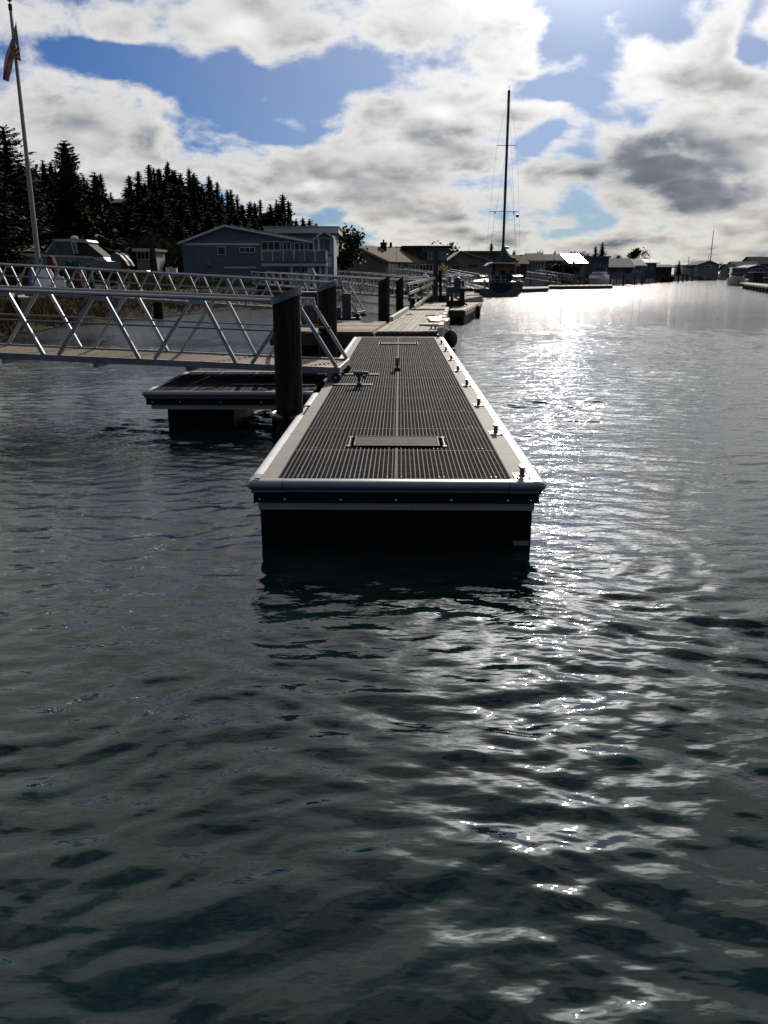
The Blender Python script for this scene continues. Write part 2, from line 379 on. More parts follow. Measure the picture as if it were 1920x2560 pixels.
# ------------------------------------------------------------------ water
def build_water():
    rs = [0.15, .6, 1.1, 1.5]
    r = 1.5
    while r < 45: r *= 1.0042; rs.append(r)
    while r < 6000: r *= 1.07; rs.append(r)
    rs = np.array(rs)
    fine = np.arange(R(-40), R(40), .0026)
    coarse = np.arange(R(40), R(320), .06)
    th = np.concatenate([fine, coarse])
    RR, TH = np.meshgrid(rs, th, indexing='ij')
    x, y = RR * np.sin(TH), RR * np.cos(TH)
    rng = np.random.default_rng(5)
    H = np.zeros_like(x)
    sp = RR * .0042
    # slow patches of calmer and livelier water
    patch = np.zeros_like(x)
    for _ in range(9):
        a = rng.uniform(0, 2 * np.pi); k = 2 * np.pi / rng.uniform(4, 14)
        patch += np.sin(k * (np.cos(a) * x + np.sin(a) * y) + rng.uniform(0, 6.28))
    patch = 1 + .16 * patch
    wx = x + .10 * np.sin(1.3 * y + .7 * x) + .06 * np.sin(2.9 * x - 1.1 * y + 1)
    wy = y + .14 * np.sin(1.1 * x + .5 * y + 2) + .07 * np.sin(2.3 * x + 1.7 * y)
    lam = np.exp(rng.uniform(np.log(.085), np.log(.95), 130))
    for l in lam:
        q = rng.random()
        a = rng.normal(R(5), R(15)) if q < .58 else (rng.normal(R(28), R(10)) if q < .86 else rng.normal(R(-42), R(16)))
        k = 2 * np.pi / l
        slope = .0150 * min(1, (l / .20)) ** .8 * (1.0 if l < .34 else (.34 / l) ** .5)
        A = slope / k
        ph = k * (np.sin(a) * wx + np.cos(a) * wy) + rng.uniform(0, 6.28)
        f = np.clip((l / sp - 2.6) / 2.5, 0, 1)
        H += A * f * (np.sin(ph) + .22 * np.cos(2 * ph))
    # rings spreading from the corners of the near float
    for cx_, cy_, l, A0 in ((1.3, 6.5, .42, .0034), (-1.1, 6.5, .36, .0026), (1.5, 6.8, .27, .0018)):
        dd = np.hypot(x - cx_, y - cy_) + .08 * np.sin(2.1 * x + .8) + .06 * np.sin(2.7 * y)
        H += A0 * np.sin(2 * np.pi * dd / l) * np.exp(-dd / 3.2) * np.clip(dd / .5, 0, 1) * np.clip((l / sp - 3) / 3, 0, 1)
    # lee of the floats and nearer the camera: softer
    H *= patch * np.clip(.60 + (RR - 3) / 14, .60, 1.25)
    H *= np.clip((47 - RR) / 25, 0, 1)
    nr, na = x.shape
    v = np.stack([x, y, H], -1).reshape(-1, 3)
    i = np.arange(nr - 1)[:, None]; j = np.arange(na)[None, :]; j2 = (j + 1) % na
    q = np.stack([i * na + j, i * na + j2, (i + 1) * na + j2, (i + 1) * na + j], -1).reshape(-1, 4)
    me = bpy.data.meshes.new('water')
    me.vertices.add(len(v)); me.vertices.foreach_set('co', v.ravel())
    me.loops.add(q.size); me.loops.foreach_set('vertex_index', q.ravel()[::1].astype(np.int32))
    me.polygons.add(len(q)); me.polygons.foreach_set('loop_start', np.arange(0, q.size, 4, dtype=np.int32))
    me.polygons.foreach_set('use_smooth', np.ones(len(q), bool))
    me.update(calc_edges=True)
    me.flip_normals()
    o = bpy.data.objects.new('water', me); COL.objects.link(o)
    m = bpy.data.materials.new('water'); m.use_nodes = True; t = m.node_tree; p = t.nodes['Principled BSDF']
    p.inputs['IOR'].default_value = 1.34; p.inputs['Roughness'].default_value = .02
    lk = t.links.new
    g = t.nodes.new('ShaderNodeNewGeometry')
    ln = t.nodes.new('ShaderNodeVectorMath'); ln.operation = 'LENGTH'; lk(g.outputs['Position'], ln.inputs[0])
    def ns(scale, st, det, rough=.55, rz=0):
        mp = t.nodes.new('ShaderNodeMapping'); mp.inputs['Scale'].default_value = st; mp.inputs['Rotation'].default_value = (0, 0, rz)
        lk(g.outputs['Position'], mp.inputs[0])
        n = t.nodes.new('ShaderNodeTexNoise'); n.inputs['Scale'].default_value = scale; n.inputs['Detail'].default_value = det; n.inputs['Roughness'].default_value = rough
        lk(mp.outputs[0], n.inputs[0]); return n.outputs['Fac']
    n1 = ns(5.5, (.55, 1.35, 1), 3, .55, R(-6)); n2 = ns(1.5, (1.5, 1.2, 1), 3, .5, R(8)); n3 = ns(16, (.6, 1.3, 1), 2, .5, R(12)); cm = ns(.10, (.22, 1.8, 1), 2)
    def mr(v, a, b_, c, d):
        n = t.nodes.new('ShaderNodeMapRange'); lk(v, n.inputs[0])
        for k, q_ in zip((1, 2, 3, 4), (a, b_, c, d)): n.inputs[k].default_value = q_
        return n.outputs[0]
    def mm(op, a, b_):
        n = t.nodes.new('ShaderNodeMath'); n.operation = op
        for k, q_ in ((0, a), (1, b_)):
            if hasattr(q_, 'node'): lk(q_, n.inputs[k])
            else: n.inputs[k].default_value = q_
        return n.outputs[0]
    calm = mr(cm, .38, .6, .7, 1.25)
    a1 = mm('MULTIPLY', mm('MULTIPLY', n1, mr(ln.outputs['Value'], 3, 60, .0075, .062)), calm)
    a2 = mm('MULTIPLY', n2, mr(ln.outputs['Value'], 10, 60, .0, .085))
    a3 = mm('MULTIPLY', n3, mr(ln.outputs['Value'], 3, 12, .0006, .005))
    hsum = mm('ADD', mm('ADD', a1, a2), a3)
    bp = t.nodes.new('ShaderNodeBump'); bp.inputs['Strength'].default_value = 1; bp.inputs['Distance'].default_value = 1.0
    lk(hsum, bp.inputs['Height']); lk(bp.outputs[0], p.inputs['Normal'])
    # bottom weed showing faintly through
    w = ns(1.1, (1, 1, 1), 5, .6); mx = t.nodes.new('ShaderNodeMix'); mx.data_type = 'RGBA'; lk(mr(w, .42, .62, 0, 1), mx.inputs[0])
    mx.inputs[6].default_value = (.0025, .0085, .0085, 1); mx.inputs[7].default_value = (.0060, .0165, .0155, 1)
    lk(mx.outputs[2], p.inputs['Base Color'])
    lk(mr(ln.outputs['Value'], 8, 90, .022, .12), p.inputs['Roughness'])
    me.materials.append(m); tag(o, kind='structure')
build_water()
# ------------------------------------------------------------------ land
SHORE = [(-34, -60), (-30, -20), (-26, 2), (-22, 14), (-18, 23)] + [tuple(P(px, py, 0)[:2]) for px, py in
         ((0, 842), (150, 818), (320, 800), (480, 785), (600, 772), (700, 760), (820, 746), (940, 739), (1080, 731), (1220, 724), (1330, 719.5), (1450, 716), (1560, 711), (1650, 706), (1720, 701), (1790, 697))]
SHORE += [(175, 462), (215, 450), (245, 415), (300, 330), (420, 250), (700, 180), (2500, 120)]
LANDZ = 1.25
def offset(pts, d):
    out = []
    for i in range(len(pts)):
        a = Vector(pts[max(i - 1, 0)]); b_ = Vector(pts[min(i + 1, len(pts) - 1)])
        t = (b_ - a).normalized(); out.append((pts[i][0] - t.y * d, pts[i][1] + t.x * d))
    return out
def build_land():
    inner = offset(SHORE, 2.6)
    mid = offset(SHORE, 1.1)
    def dens(pts, n=4):
        o = []
        for i in range(len(pts) - 1):
            for k in range(n): o.append(tuple(Vector(pts[i]).lerp(Vector(pts[i + 1]), k / n)))
        return o + [pts[-1]]
    rnd = random.Random(3)
    s0, s1, s2 = dens(SHORE), dens(mid), dens(inner)
    rows = [[], [], [], []]
    for a, b_, c in zip(s0, s1, s2):
        j = rnd.uniform(-.5, .5)
        rows[0].append((a[0] - .9, a[1] - .6, -.9)); rows[1].append((a[0] + j * .6, a[1] + j, .02)); rows[2].append((b_[0], b_[1], .42 + j * .3)); rows[3].append((c[0], c[1], LANDZ))
    tag(MB().sheet(rows).build('shore_bank', 'bank'), kind='structure')
    poly = [Vector((x, y, LANDZ)) for x, y in s2] + [Vector((4000, 3500, LANDZ)), Vector((-4000, 3500, LANDZ)), Vector((-4000, -60, LANDZ))]
    tri = tessellate_polygon([poly])
    b2 = MB(); b2.v = [tuple(p) for p in poly]; b2.f = [tuple(t) for t in tri]
    tag(b2.build('ground', 'ground'), kind='structure')
build_land()

# wooded hill behind the houses: skyline of the tree tops in the photograph
SKYL = [(-400, 300), (0, 330), (115, 400), (170, 385), (240, 430), (280, 450), (320, 472), (345, 440), (395, 412), (440, 405), (490, 422), (540, 440), (600, 470), (650, 488), (715, 492), (745, 540), (790, 562), (850, 600), (950, 640), (1100, 684)]
def sky_y(px):
    for (a, b_), (c, d) in zip(SKYL, SKYL[1:]):
        if a <= px <= c: return b_ + (d - b_) * (px - a) / (c - a)
    return 684
def hill_z(x, D):
    px = 960 + x / D * 2070 * .98
    top = CAMZ + (686 - sky_y(max(-400, min(1100, px)))) / 2153 * 205
    h = max(0, (top - 17)) if D > 0 else 0
    f = min(1, max(0, (D - 108) / 95)) ; f = f * f * (3 - 2 * f)
    return LANDZ - .05 + h * f
def build_hill():
    rows = []
    for D in (100, 115, 130, 145, 160, 175, 190, 205, 230, 270, 330):
        rows.append([(x, D, hill_z(x, min(D, 210)) * (1 if D < 220 else (330 - D) / 120) - (.0 if D < 330 else 2)) for x in [px_ / 1000 * D for px_ in range(-760, 60, 20)]])
    tag(MB().sheet(rows).build('hill', 'hill_soil'), kind='structure')
build_hill()

# ------------------------------------------------------------------ trees
def arr_mesh(name, v, f):
    me = bpy.data.meshes.new(name); me.from_pydata(v, [], f); me.update(); return me
def leaf(v, f, rnd, c, s, flat=0.5, asp=1.6):
    a = rnd.uniform(0, 6.283); t = rnd.uniform(-1, 1) * (1 - flat) * 1.5
    u = Vector((math.cos(a), math.sin(a), t * .5)) * s * asp * .5
    w = Vector((-math.sin(a), math.cos(a), rnd.uniform(-1, 1) * (1 - flat) * 1.5)) * s * .5
    c = Vector(c); o = len(v)
    v += [tuple(c - u), tuple(c + w * rnd.uniform(.6, 1.1)), tuple(c + u), tuple(c - w * rnd.uniform(.6, 1.1))]
    f.append((o, o + 1, o + 2, o + 3))
def conifer(seed, H, Rr, levels=34, per=7, sprays=5, bare=.14, pw=.85, leafs=.34, droop=.25, gap=0.0, inner=.48):
    rnd = random.Random(seed); v, f = [], []; tb = MB()
    n = 7
    lean = rnd.uniform(-.02, .02)
    tb.tube((0, 0, -.6), (lean * H * .5, 0, H * .5), H * .014, H * .009, n=n, cap=False); tb.tube((lean * H * .5, 0, H * .5), (lean * H, 0, H), H * .009, H * .001, n=5, cap=False)
    for k in range(levels):
        t = bare + (1 - bare) * (k / levels) + rnd.uniform(-.008, .008); z = H * t
        base = Rr * ((1 - t) / (1 - bare)) ** pw
        if rnd.random() < gap: continue
        for q in range(per):
            a = rnd.uniform(0, 6.283); Lb = base * rnd.uniform(.55, 1.18) + H * .012
            up = .25 if t > .8 else -droop * rnd.uniform(.3, 1.4)
            tip = (lean * z + math.cos(a) * Lb, math.sin(a) * Lb, z + up * Lb)
            if Lb > H * .04: tb.tube((lean * z, 0, z), tip, H * .0022, H * .0006, n=3, cap=False)
            for s_ in range(sprays):
                e = (s_ + rnd.uniform(.3, 1)) / sprays; m_ = Lb * e
                sz = leafs * (Lb * .5 + H * .015) * rnd.uniform(.6, 1.3)
                c = (lean * z + math.cos(a) * m_ + rnd.gauss(0, sz * .35), math.sin(a) * m_ + rnd.gauss(0, sz * .35), z + up * m_ * e + rnd.gauss(0, sz * .22))
                leaf(v, f, rnd, c, sz, .35, 1.9)
    # dense inner foliage
    n = 9; rows = []
    for k in range(16):
        t = bare + .02 + (1 - bare - .04) * k / 15; rr = Rr * ((1 - t) / (1 - bare)) ** pw * inner
        rows.append([(lean * H * t + rr * rnd.uniform(.55, 1.3) * math.cos(j * 6.283 / n), rr * rnd.uniform(.55, 1.3) * math.sin(j * 6.283 / n), H * t + rnd.uniform(-.3, .3)) for j in range(n)])
    o = len(v); v += [q for r_ in rows for q in r_]
    f += [(o + i * n + j, o + i * n + (j + 1) % n, o + (i + 1) * n + (j + 1) % n, o + (i + 1) * n + j) for i in range(15) for j in range(n)]
    return arr_mesh('crown', v, f), tb.mesh('trunk', fixn=False)
def broad(seed, H, Rr, clumps=26, leaves=60, lf=.3, base=.35, sz_j=.5, squash=.8, limbs=True):
    rnd = random.Random(seed); v, f = [], []; tb = MB()
    tb.tube((0, 0, -.5), (0, 0, H * base), H * .028, H * .02, n=8, cap=False)
    cz = H * (1 + base) / 2
    for k in range(clumps):
        a = rnd.uniform(0, 6.283); e = rnd.uniform(-.9, 1); q = rnd.uniform(.45, 1) ** .6
        c = Vector((math.cos(a) * math.cos(e) * Rr * q, math.sin(a) * math.cos(e) * Rr * q, cz + math.sin(e) * (H - cz) * .88 * q))
        tb.tube((0, 0, H * base * rnd.uniform(.6, 1)), tuple(c), H * .009, H * .002, n=4, cap=False)
        cr = Rr * rnd.uniform(.34, .56)
        for _ in range(leaves):
            d = Vector((rnd.gauss(0, 1), rnd.gauss(0, 1), rnd.gauss(0, squash))) * cr * .5
            leaf(v, f, rnd, c + d, lf * rnd.uniform(.5, 1.4), .1, 1.5)
    return arr_mesh('crown', v, f), tb.mesh('trunk', fixn=False)
def baretree(seed, H, Rr, n1=16, n2=7, n3=4):
    rnd = random.Random(seed); tb = MB(); br = MB()
    tb.tube((0, 0, -.5), (0, 0, H * .45), H * .018, H * .01, n=6, cap=False)
    for k in range(n1):
        a = rnd.uniform(0, 6.283); z0 = H * rnd.uniform(.2, .45); e = rnd.uniform(.5, 1.35)
        p1 = Vector((math.cos(a) * math.cos(e), math.sin(a) * math.cos(e), math.sin(e))) * Rr * rnd.uniform(.7, 1.1) + Vector((0, 0, z0))
        br.tube((0, 0, z0), p1, H * .006, H * .003, n=3, cap=False)
        for _ in range(n2):
            s_ = Vector((0, 0, z0)).lerp(p1, rnd.uniform(.35, 1)); p2 = s_ + Vector((rnd.gauss(0, .5), rnd.gauss(0, .5), rnd.uniform(.1, .9))) * Rr * .5
            br.tube(s_, p2, H * .003, H * .0015, n=3, cap=False)
            for _ in range(n3):
                s3 = s_.lerp(p2, rnd.uniform(.3, 1)); br.tube(s3, s3 + Vector((rnd.gauss(0, .5), rnd.gauss(0, .5), rnd.uniform(0, .9))) * Rr * .28, H * .0018, H * .0008, n=3, cap=False)
    return br.mesh('crown', fixn=False), tb.mesh('trunk', fixn=False)
def plant_tree(name, meshes, mats_, loc, s=1.0, rz=None, sz=None, label=None, group=None, cat='tree'):
    e = thing(name, label, cat, loc, random.uniform(0, 6.28) if rz is None else rz, group)
    e.scale = (s, s, sz if sz else s)
    for me, m, nm in zip(meshes, mats_, ('crown', 'trunk')):
        if not me.materials: me.materials.append(MATS[m])
        piece(nm, me, e)
    return e
def place(px, D, z=LANDZ):                    # ground point under pixel column px at distance D
    return (((px - 960) / 2070.0) * (D * math.cos(PITCH) + (CAMZ - z) * math.sin(PITCH)), D, z)
def Htop(py, D, z=LANDZ): return PD(960, py, D).z - z

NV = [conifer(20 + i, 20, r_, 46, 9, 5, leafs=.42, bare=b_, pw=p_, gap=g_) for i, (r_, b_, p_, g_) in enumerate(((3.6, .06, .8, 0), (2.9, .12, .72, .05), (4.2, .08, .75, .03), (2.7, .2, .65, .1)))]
rnd = random.Random(11)
HG = 'dark conifers on the wooded hill'
cnt = 0
def hill_conifer(px, D, ytop, kind=None, label=None):
    x, y, _ = place(px, D); z = hill_z(x, D) - .3
    H = max(4, Htop(ytop, D, z)); s = H / 20
    k = kind if kind is not None else rnd.choice((0, 0, 1, 2, 2, 3))
    w = rnd.uniform(.8, 1.5) * max(s, .75)
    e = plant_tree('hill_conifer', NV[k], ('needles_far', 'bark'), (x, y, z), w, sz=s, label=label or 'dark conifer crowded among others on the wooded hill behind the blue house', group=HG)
    return e
px = 60.0
for i in range(52):                                       # the skyline row
    px = 105 + i * 15.2 + rnd.uniform(-9, 9)
    if px > 862: break
    hill_conifer(px, rnd.uniform(185, 212), sky_y(px) + abs(rnd.gauss(0, 24)) + 4)
for (px, yt, lab) in ((395, 408, 'second tallest spire on the hill skyline, left of the tallest'), (440, 400, 'tallest lone conifer spire on the skyline of the wooded hill'), (487, 418, 'pointed conifer spire right of the tallest one on the hill skyline'), (535, 436, 'conifer spire above the ridge of the blue house roof'),
                      (345, 436, 'leftmost spire of the central clump on the hill skyline'), (710, 482, 'tall open conifer standing apart above the flat roof of the blue house'), (730, 500, 'slightly lower conifer beside the tall one above the flat roof'), (272, 430, 'conifer tip just right of the big cedar on the skyline'), (365, 424, 'conifer spire between the two leftmost of the central clump')):
    hill_conifer(px, 200, yt, 1, lab)
for px, yt, k in ((748, 553, 0), (762, 541, 1), (778, 547, 2), (792, 555, 1), (806, 566, 2)): hill_conifer(px, 190, yt, k)
for D, n, dy in ((178, 40, 26), (165, 38, 48), (150, 32, 72), (138, 28, 98), (128, 22, 120)):   # rows lower down the slope
    for i in range(n):
        px = -30 + (880 / n) * (i + rnd.uniform(0, .9))
        yt = sky_y(px) + dy + rnd.uniform(-12, 22)
        if yt < 652: hill_conifer(px, D + rnd.uniform(-6, 6), yt)
BV = [baretree(i, 9, 3.6) for i in (1, 2, 3)]
for i in range(46):
    px = 235 + 520 * rnd.random(); D = rnd.uniform(106, 124)
    x, y, z = place(px, D); z = hill_z(x, D) - .2
    yt = max(sky_y(px) + 105, 560) + rnd.uniform(-10, 40)
    s = max(.35, Htop(yt, D, z) / 9)
    plant_tree('bare_tree', BV[i % 3], ('twigs_brown', 'twigs_brown'), (x, y, z), s, label='brown leafless tree at the foot of the wooded hill', group='bare trees below the wooded hill')
# the near trees at the left
ced = conifer(77, 14, 3.6, 90, 17, 9, bare=.04, pw=.60, leafs=.20, droop=.1)
x, y, z = place(192, 74)
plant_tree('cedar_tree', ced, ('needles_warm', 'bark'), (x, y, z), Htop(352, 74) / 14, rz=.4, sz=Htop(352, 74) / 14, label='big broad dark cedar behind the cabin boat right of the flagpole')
pin = conifer(78, 13, 3.3, 36, 9, 12, bare=.28, pw=.45, leafs=.19, droop=-.25, gap=.1, inner=.12)
x, y, z = place(52, 66)
plant_tree('pine_tree', pin, ('needles_dark', 'bark_pale'), (x, y, z), Htop(312, 66) / 13, rz=1.4, label='tall ragged pine with open branches left of the flagpole')
pin2 = conifer(79, 12, 3.2, 70, 13, 9, bare=.1, pw=.55, leafs=.2, droop=.0)
x, y, z = place(-12, 60)
plant_tree('pine_tree', pin2, ('needles_dark', 'bark_pale'), (x, y, z), Htop(350, 60) / 12, rz=3, label='dark dense pine cut by the left edge of the photo')
x, y, z = place(108, 86)
plant_tree('conifer_tree', NV[0], ('needles_far', 'bark'), (x, y, z), Htop(396, 86) / 20 * 1.2, sz=Htop(396, 86) / 20, label='dark conifer standing between the ragged pine and the big cedar')
x, y, z = place(262, 92)
plant_tree('conifer_tree', NV[2], ('needles_far', 'bark'), (x, y, z), Htop(430, 92) / 20 * 1.3, sz=Htop(430, 92) / 20, label='dark conifer close behind the right side of the big cedar')
x, y, z = place(20, 92)
plant_tree('conifer_tree', NV[2], ('needles_far', 'bark'), (x, y, z), Htop(410, 92) / 20 * 1.6, sz=Htop(410, 92) / 20, label='dark conifer filling the gap behind the ragged pine')
# broad trees among the houses
def btree(px, D, ytop, halfpx, label, m='leaves_green', seed=1, clumps=24, leaves=50, lf=None, base=.3, name='leafy_tree'):
    H = Htop(ytop, D); Rr = halfpx / 2070 * D
    me = broad(seed, H, Rr, clumps, leaves, lf or Rr * .14, base)
    return plant_tree(name, me, (m, 'bark'), place(px, D), 1, rz=0, label=label)
btree(858, 96, 568, 46, 'green leafy tree between the blue house and the tan house', seed=5, clumps=30, leaves=60)
btree(445, 104, 640, 30, 'dark low tree beside the left wall of the blue house', 'needles_dark', seed=6, base=.1)
btree(1102, 150, 600, 38, 'round dark tree behind the dark house with the wide windows', 'needles_dark', seed=7, base=.15)
btree(1340, 190, 622, 15, 'small round tree behind the white gabled house', 'needles_dark', seed=8)
btree(1432, 210, 622, 12, 'small dark round tree left of its twin above the glaring roof', 'needles_dark', seed=9)
btree(1456, 210, 620, 14, 'dark round tree right of its twin above the glaring roof', 'needles_dark', seed=10)
btree(1592, 250, 614, 20, 'big dark round tree right of the bare tree on the far shore', 'needles_dark', seed=11)
btree(1537, 250, 635, 12, 'low dark tree beside the bare tree on the far shore', 'needles_dark', seed=12)
btree(1405, 158, 655, 32, 'large round hedge below the glaring roof', 'hedge_leaves', seed=13, clumps=34, leaves=60, base=.02, name='round_hedge')
btree(1800, 420, 656, 10, 'small bushy tree behind the right end of the grey gabled house', 'twigs_brown', seed=14)
for px_, D_, yt_, k_, lab in ((1502, 225, 605, 0, 'tallest pointed conifer of the far row of houses'), (1484, 225, 614, 1, 'pointed conifer just left of the tallest one on the far shore'),
                       (1695, 330, 651, 0, 'small pointed conifer left of the white house on the far shore'), (1226, 160, 606, 1, 'small conifer with open branches behind the beige house'), (1284, 190, 625, 3, 'thin ragged tree behind the brown roofed house'),
                       (1385, 200, 627, 3, 'thin leaning tree behind the long dark roof')):
    x, y, z = place(px_, D_); h_ = Htop(yt_, D_) / 20
    plant_tree('conifer_tree', NV[k_], ('needles_dark', 'bark'), (x, y, z), h_ * 1.45, sz=h_, label=lab)
for px_, D_, yt_, lab in ((1562, 250, 632, 'bare branching tree between two dark round trees on the far shore'), (1728, 370, 641, 'wide bare tree behind the white house on the far shore')):
    x, y, z = place(px_, D_); h_ = Htop(yt_, D_) / 9
    plant_tree('bare_tree', BV[1], ('twigs_brown', 'twigs_brown'), (x, y, z), h_, label=lab)
# grass and weeds along the bank
def grass():
    rnd = random.Random(4); v, f = [], []
    inner = offset(SHORE, 3.2)
    for i in range(3, 19):
        a, b_ = Vector(inner[i]), Vector(inner[i + 1]); n = int(70 * min(8, (b_ - a).length / 3))
        for _ in range(n):
            p = a.lerp(b_, rnd.random()) + Vector((rnd.uniform(-1.8, .6), rnd.uniform(-1, 3)))
            h = rnd.uniform(.15, .55); w = .05; an = rnd.uniform(0, 3.14); o = len(v); dx, dy = math.cos(an) * w, math.sin(an) * w
            v += [(p.x - dx, p.y - dy, LANDZ - .05), (p.x + dx, p.y + dy, LANDZ - .05), (p.x + rnd.uniform(-.15, .15), p.y + rnd.uniform(-.15, .15), LANDZ + h)]; f.append((o, o + 1, o + 2))
    for _ in range(5000):                                   # taller patch before the blue house
        p = place(rnd.uniform(330, 560), rnd.uniform(62, 76)); h = rnd.uniform(.3, 1.15); w = .06; an = rnd.uniform(0, 3.14); o = len(v); dx, dy = math.cos(an) * w, math.sin(an) * w
        v += [(p[0] - dx, p[1] - dy, LANDZ - .05), (p[0] + dx, p[1] + dy, LANDZ - .05), (p[0] + rnd.uniform(-.2, .2), p[1], LANDZ + h)]; f.append((o, o + 1, o + 2))
    o = bpy.data.objects.new('grass', arr_mesh('grass', v, f)); COL.objects.link(o); o.data.materials.append(MATS['grass_blade'])
    tag(o, 'tufts of green and straw coloured grass along the bank', 'grass', kind='stuff')
grass()

def marsh():
    rnd = random.Random(14); v, f = [], []
    a0, a1 = offset(SHORE, .1), offset(SHORE, 2.4)
    for i in range(3, 13):
        n = 1500 if i < 9 else 700
        for _ in range(n):
            t_ = rnd.random(); q = rnd.random() ** .8; p = Vector(a0[i]).lerp(Vector(a0[i + 1]), t_).lerp(Vector(a1[i]).lerp(Vector(a1[i + 1]), t_), q)
            z = .0 + 1.1 * q; h = rnd.uniform(.08, .34); w = .035; an = rnd.uniform(0, 3.14); o = len(v); dx, dy = math.cos(an) * w, math.sin(an) * w
            v += [(p.x - dx, p.y - dy, z - .05), (p.x + dx, p.y + dy, z - .05), (p.x + rnd.uniform(-.2, .2), p.y + rnd.uniform(-.2, .2), z + h)]; f.append((o, o + 1, o + 2))
    o = bpy.data.objects.new('marsh_grass', arr_mesh('marsh_grass', v, f)); COL.objects.link(o); o.data.materials.append(MATS['marsh_blade'])
    tag(o, 'brown marsh grass and weed covering the sloping bank at the waterline', 'grass', kind='stuff')
marsh()
# ------------------------------------------------------------------ houses
def rect(D, x0, x1, y0, y1):                              # picture rectangle on the wall plane at distance D
    a = PD(x0, y1, D); b_ = PD(x1, y0, D); return a.x, b_.x, a.z, b_.z
def window(par, D, r, n=1, frame='trim_white', pane='glass_dark', fw=.09, name='window'):
    x0, x1, z0, z1 = rect(D, *r)
    m = MB(); y = D - .03
    m.bb(x0 - fw, x1 + fw, y - .05, y, z1, z1 + fw); m.bb(x0 - fw, x1 + fw, y - .05, y, z0 - fw, z0)
    m.bb(x0 - fw, x0, y - .05, y, z0, z1); m.bb(x1, x1 + fw, y - .05, y, z0, z1)
    for k in range(1, n):
        xm = x0 + (x1 - x0) * k / n; m.bb(xm - fw * .45, xm + fw * .45, y - .047, y, z0, z1)
    w = m.build(name, frame, par)
    for k in range(n):
        a = x0 + (x1 - x0) * k / n + (fw * .45 if k else 0); b_ = x0 + (x1 - x0) * (k + 1) / n - (fw * .45 if k < n - 1 else 0)
        MB().bb(a, b_, y - .02, y - .005, z0, z1).build('pane', pane, w)
    return w
def house(label, D, px0, px1, yeave, depth, wall, roof, kind='gable', yridge=None, xr=None, wins=(), ov=.4, trim='trim_white', side_slope=None, name='house', chimneys=(), cat='house', z0=LANDZ - .1, rt=.18, slopeback=None):
    """kind: gable (gable faces the water), side (roof slope faces the water), flat"""
    a = PD(px0, yeave, D); b_ = PD(px1, yeave, D); x0, x1, ze = a.x, b_.x, a.z
    h = thing(name, label, cat, ((x0 + x1) / 2, D + depth / 2, z0))
    y0, y1 = D, D + depth
    if kind == 'gable':
        xm = PD(xr if xr else (px0 + px1) / 2, yridge, D).x; zr = PD(px0, yridge, D).z
        MB().prism([(x0, y0, z0), (x1, y0, z0), (x1, y0, ze), (xm, y0, zr), (x0, y0, ze)], (0, depth, 0)).build('wall', wall, h)
        for (xa, za), (xb, zb) in (((x0, ze), (xm, zr)), ((x1, ze), (xm, zr))):
            sgn = -1 if xa < xb else 1; sl_ = (zb - za) / abs(xb - xa)
            xo = xa + sgn * ov; zo = za - ov * sl_
            MB().prism([(xo, y0 - ov, zo + .02), (xb, y0 - ov, zb + .02), (xb, y0 - ov, zb + .02 + rt), (xo, y0 - ov, zo + .02 + rt)], (0, depth + 2 * ov, 0)).build('roof', roof, h)
            MB().prism([(xo, y0 - ov - .05, zo - .02), (xb, y0 - ov - .05, zb - .02), (xb, y0 - ov - .05, zb + rt), (xo, y0 - ov - .05, zo + rt)], (0, .045, 0)).build('fascia', trim, h)
    elif kind == 'side':
        zr = PD(px0, yridge, D + depth / 2).z
        MB().prism([(x0, y0, z0), (x0, y1, z0), (x0, y1, ze), (x0, (y0 + y1) / 2, zr), (x0, y0, ze)], (x1 - x0, 0, 0)).build('wall', wall, h)
        s = (zr - ze) / (depth / 2); ym = (y0 + y1) / 2
        for sg in (-1, 1):
            yo = ym + sg * (depth / 2 + ov); zo = ze - ov * s
            MB().prism([(x0 - ov, yo, zo + .02), (x0 - ov, ym, zr + .02), (x0 - ov, ym, zr + .02 + rt), (x0 - ov, yo, zo + .02 + rt)], (x1 - x0 + 2 * ov, 0, 0)).build('roof', roof, h)
        MB().bb(x0 - ov, x1 + ov, y0 - ov - .06, y0 - ov - .002, ze - ov * s - .03, ze - ov * s + rt).build('fascia', trim, h)
    elif kind == 'flat':
        MB().bb(x0, x1, y0, y1, z0, ze).build('wall', wall, h)
        zr = ze + rt
        MB().bb(x0 - ov, x1 + ov, y0 - ov, y1 + ov, ze + .01, zr + .12).build('roof', roof, h)
        MB().bb(x0 - ov - .04, x1 + ov + .04, y0 - ov - .05, y0 - ov - .002, ze - .03, zr + .1).build('fascia', trim, h)
    elif kind == 'shed':                                      # one slope falling towards the water
        zr = ze + depth * slopeback
        MB().prism([(x0, y0, z0), (x0, y1, z0), (x0, y1, zr), (x0, y0, ze)], (x1 - x0, 0, 0)).build('wall', wall, h)
        MB().prism([(x0 - ov, y0 - ov, ze - ov * slopeback + .02), (x0 - ov, y1 + ov, zr + ov * slopeback + .02), (x0 - ov, y1 + ov, zr + rt), (x0 - ov, y0 - ov, ze - ov * slopeback + rt)], (x1 - x0 + 2 * ov, 0, 0)).build('roof', roof, h)
    for w in wins:
        window(h, D, w[0], w[1] if len(w) > 1 else 1, frame=w[2] if len(w) > 2 else trim, pane=w[3] if len(w) > 3 else 'glass_dark', fw=.06 * max(1, D / 120))
    for (cx, yt, wpx, m) in chimneys:
        Dc = D + depth / 2; c = PD(cx, yt, Dc); w_ = wpx / 2070 * Dc
        MB().bb(c.x - w_ / 2, c.x + w_ / 2, Dc - w_ / 2, Dc + w_ / 2, ze - .3, c.z).build('chimney', m, h)
    return h
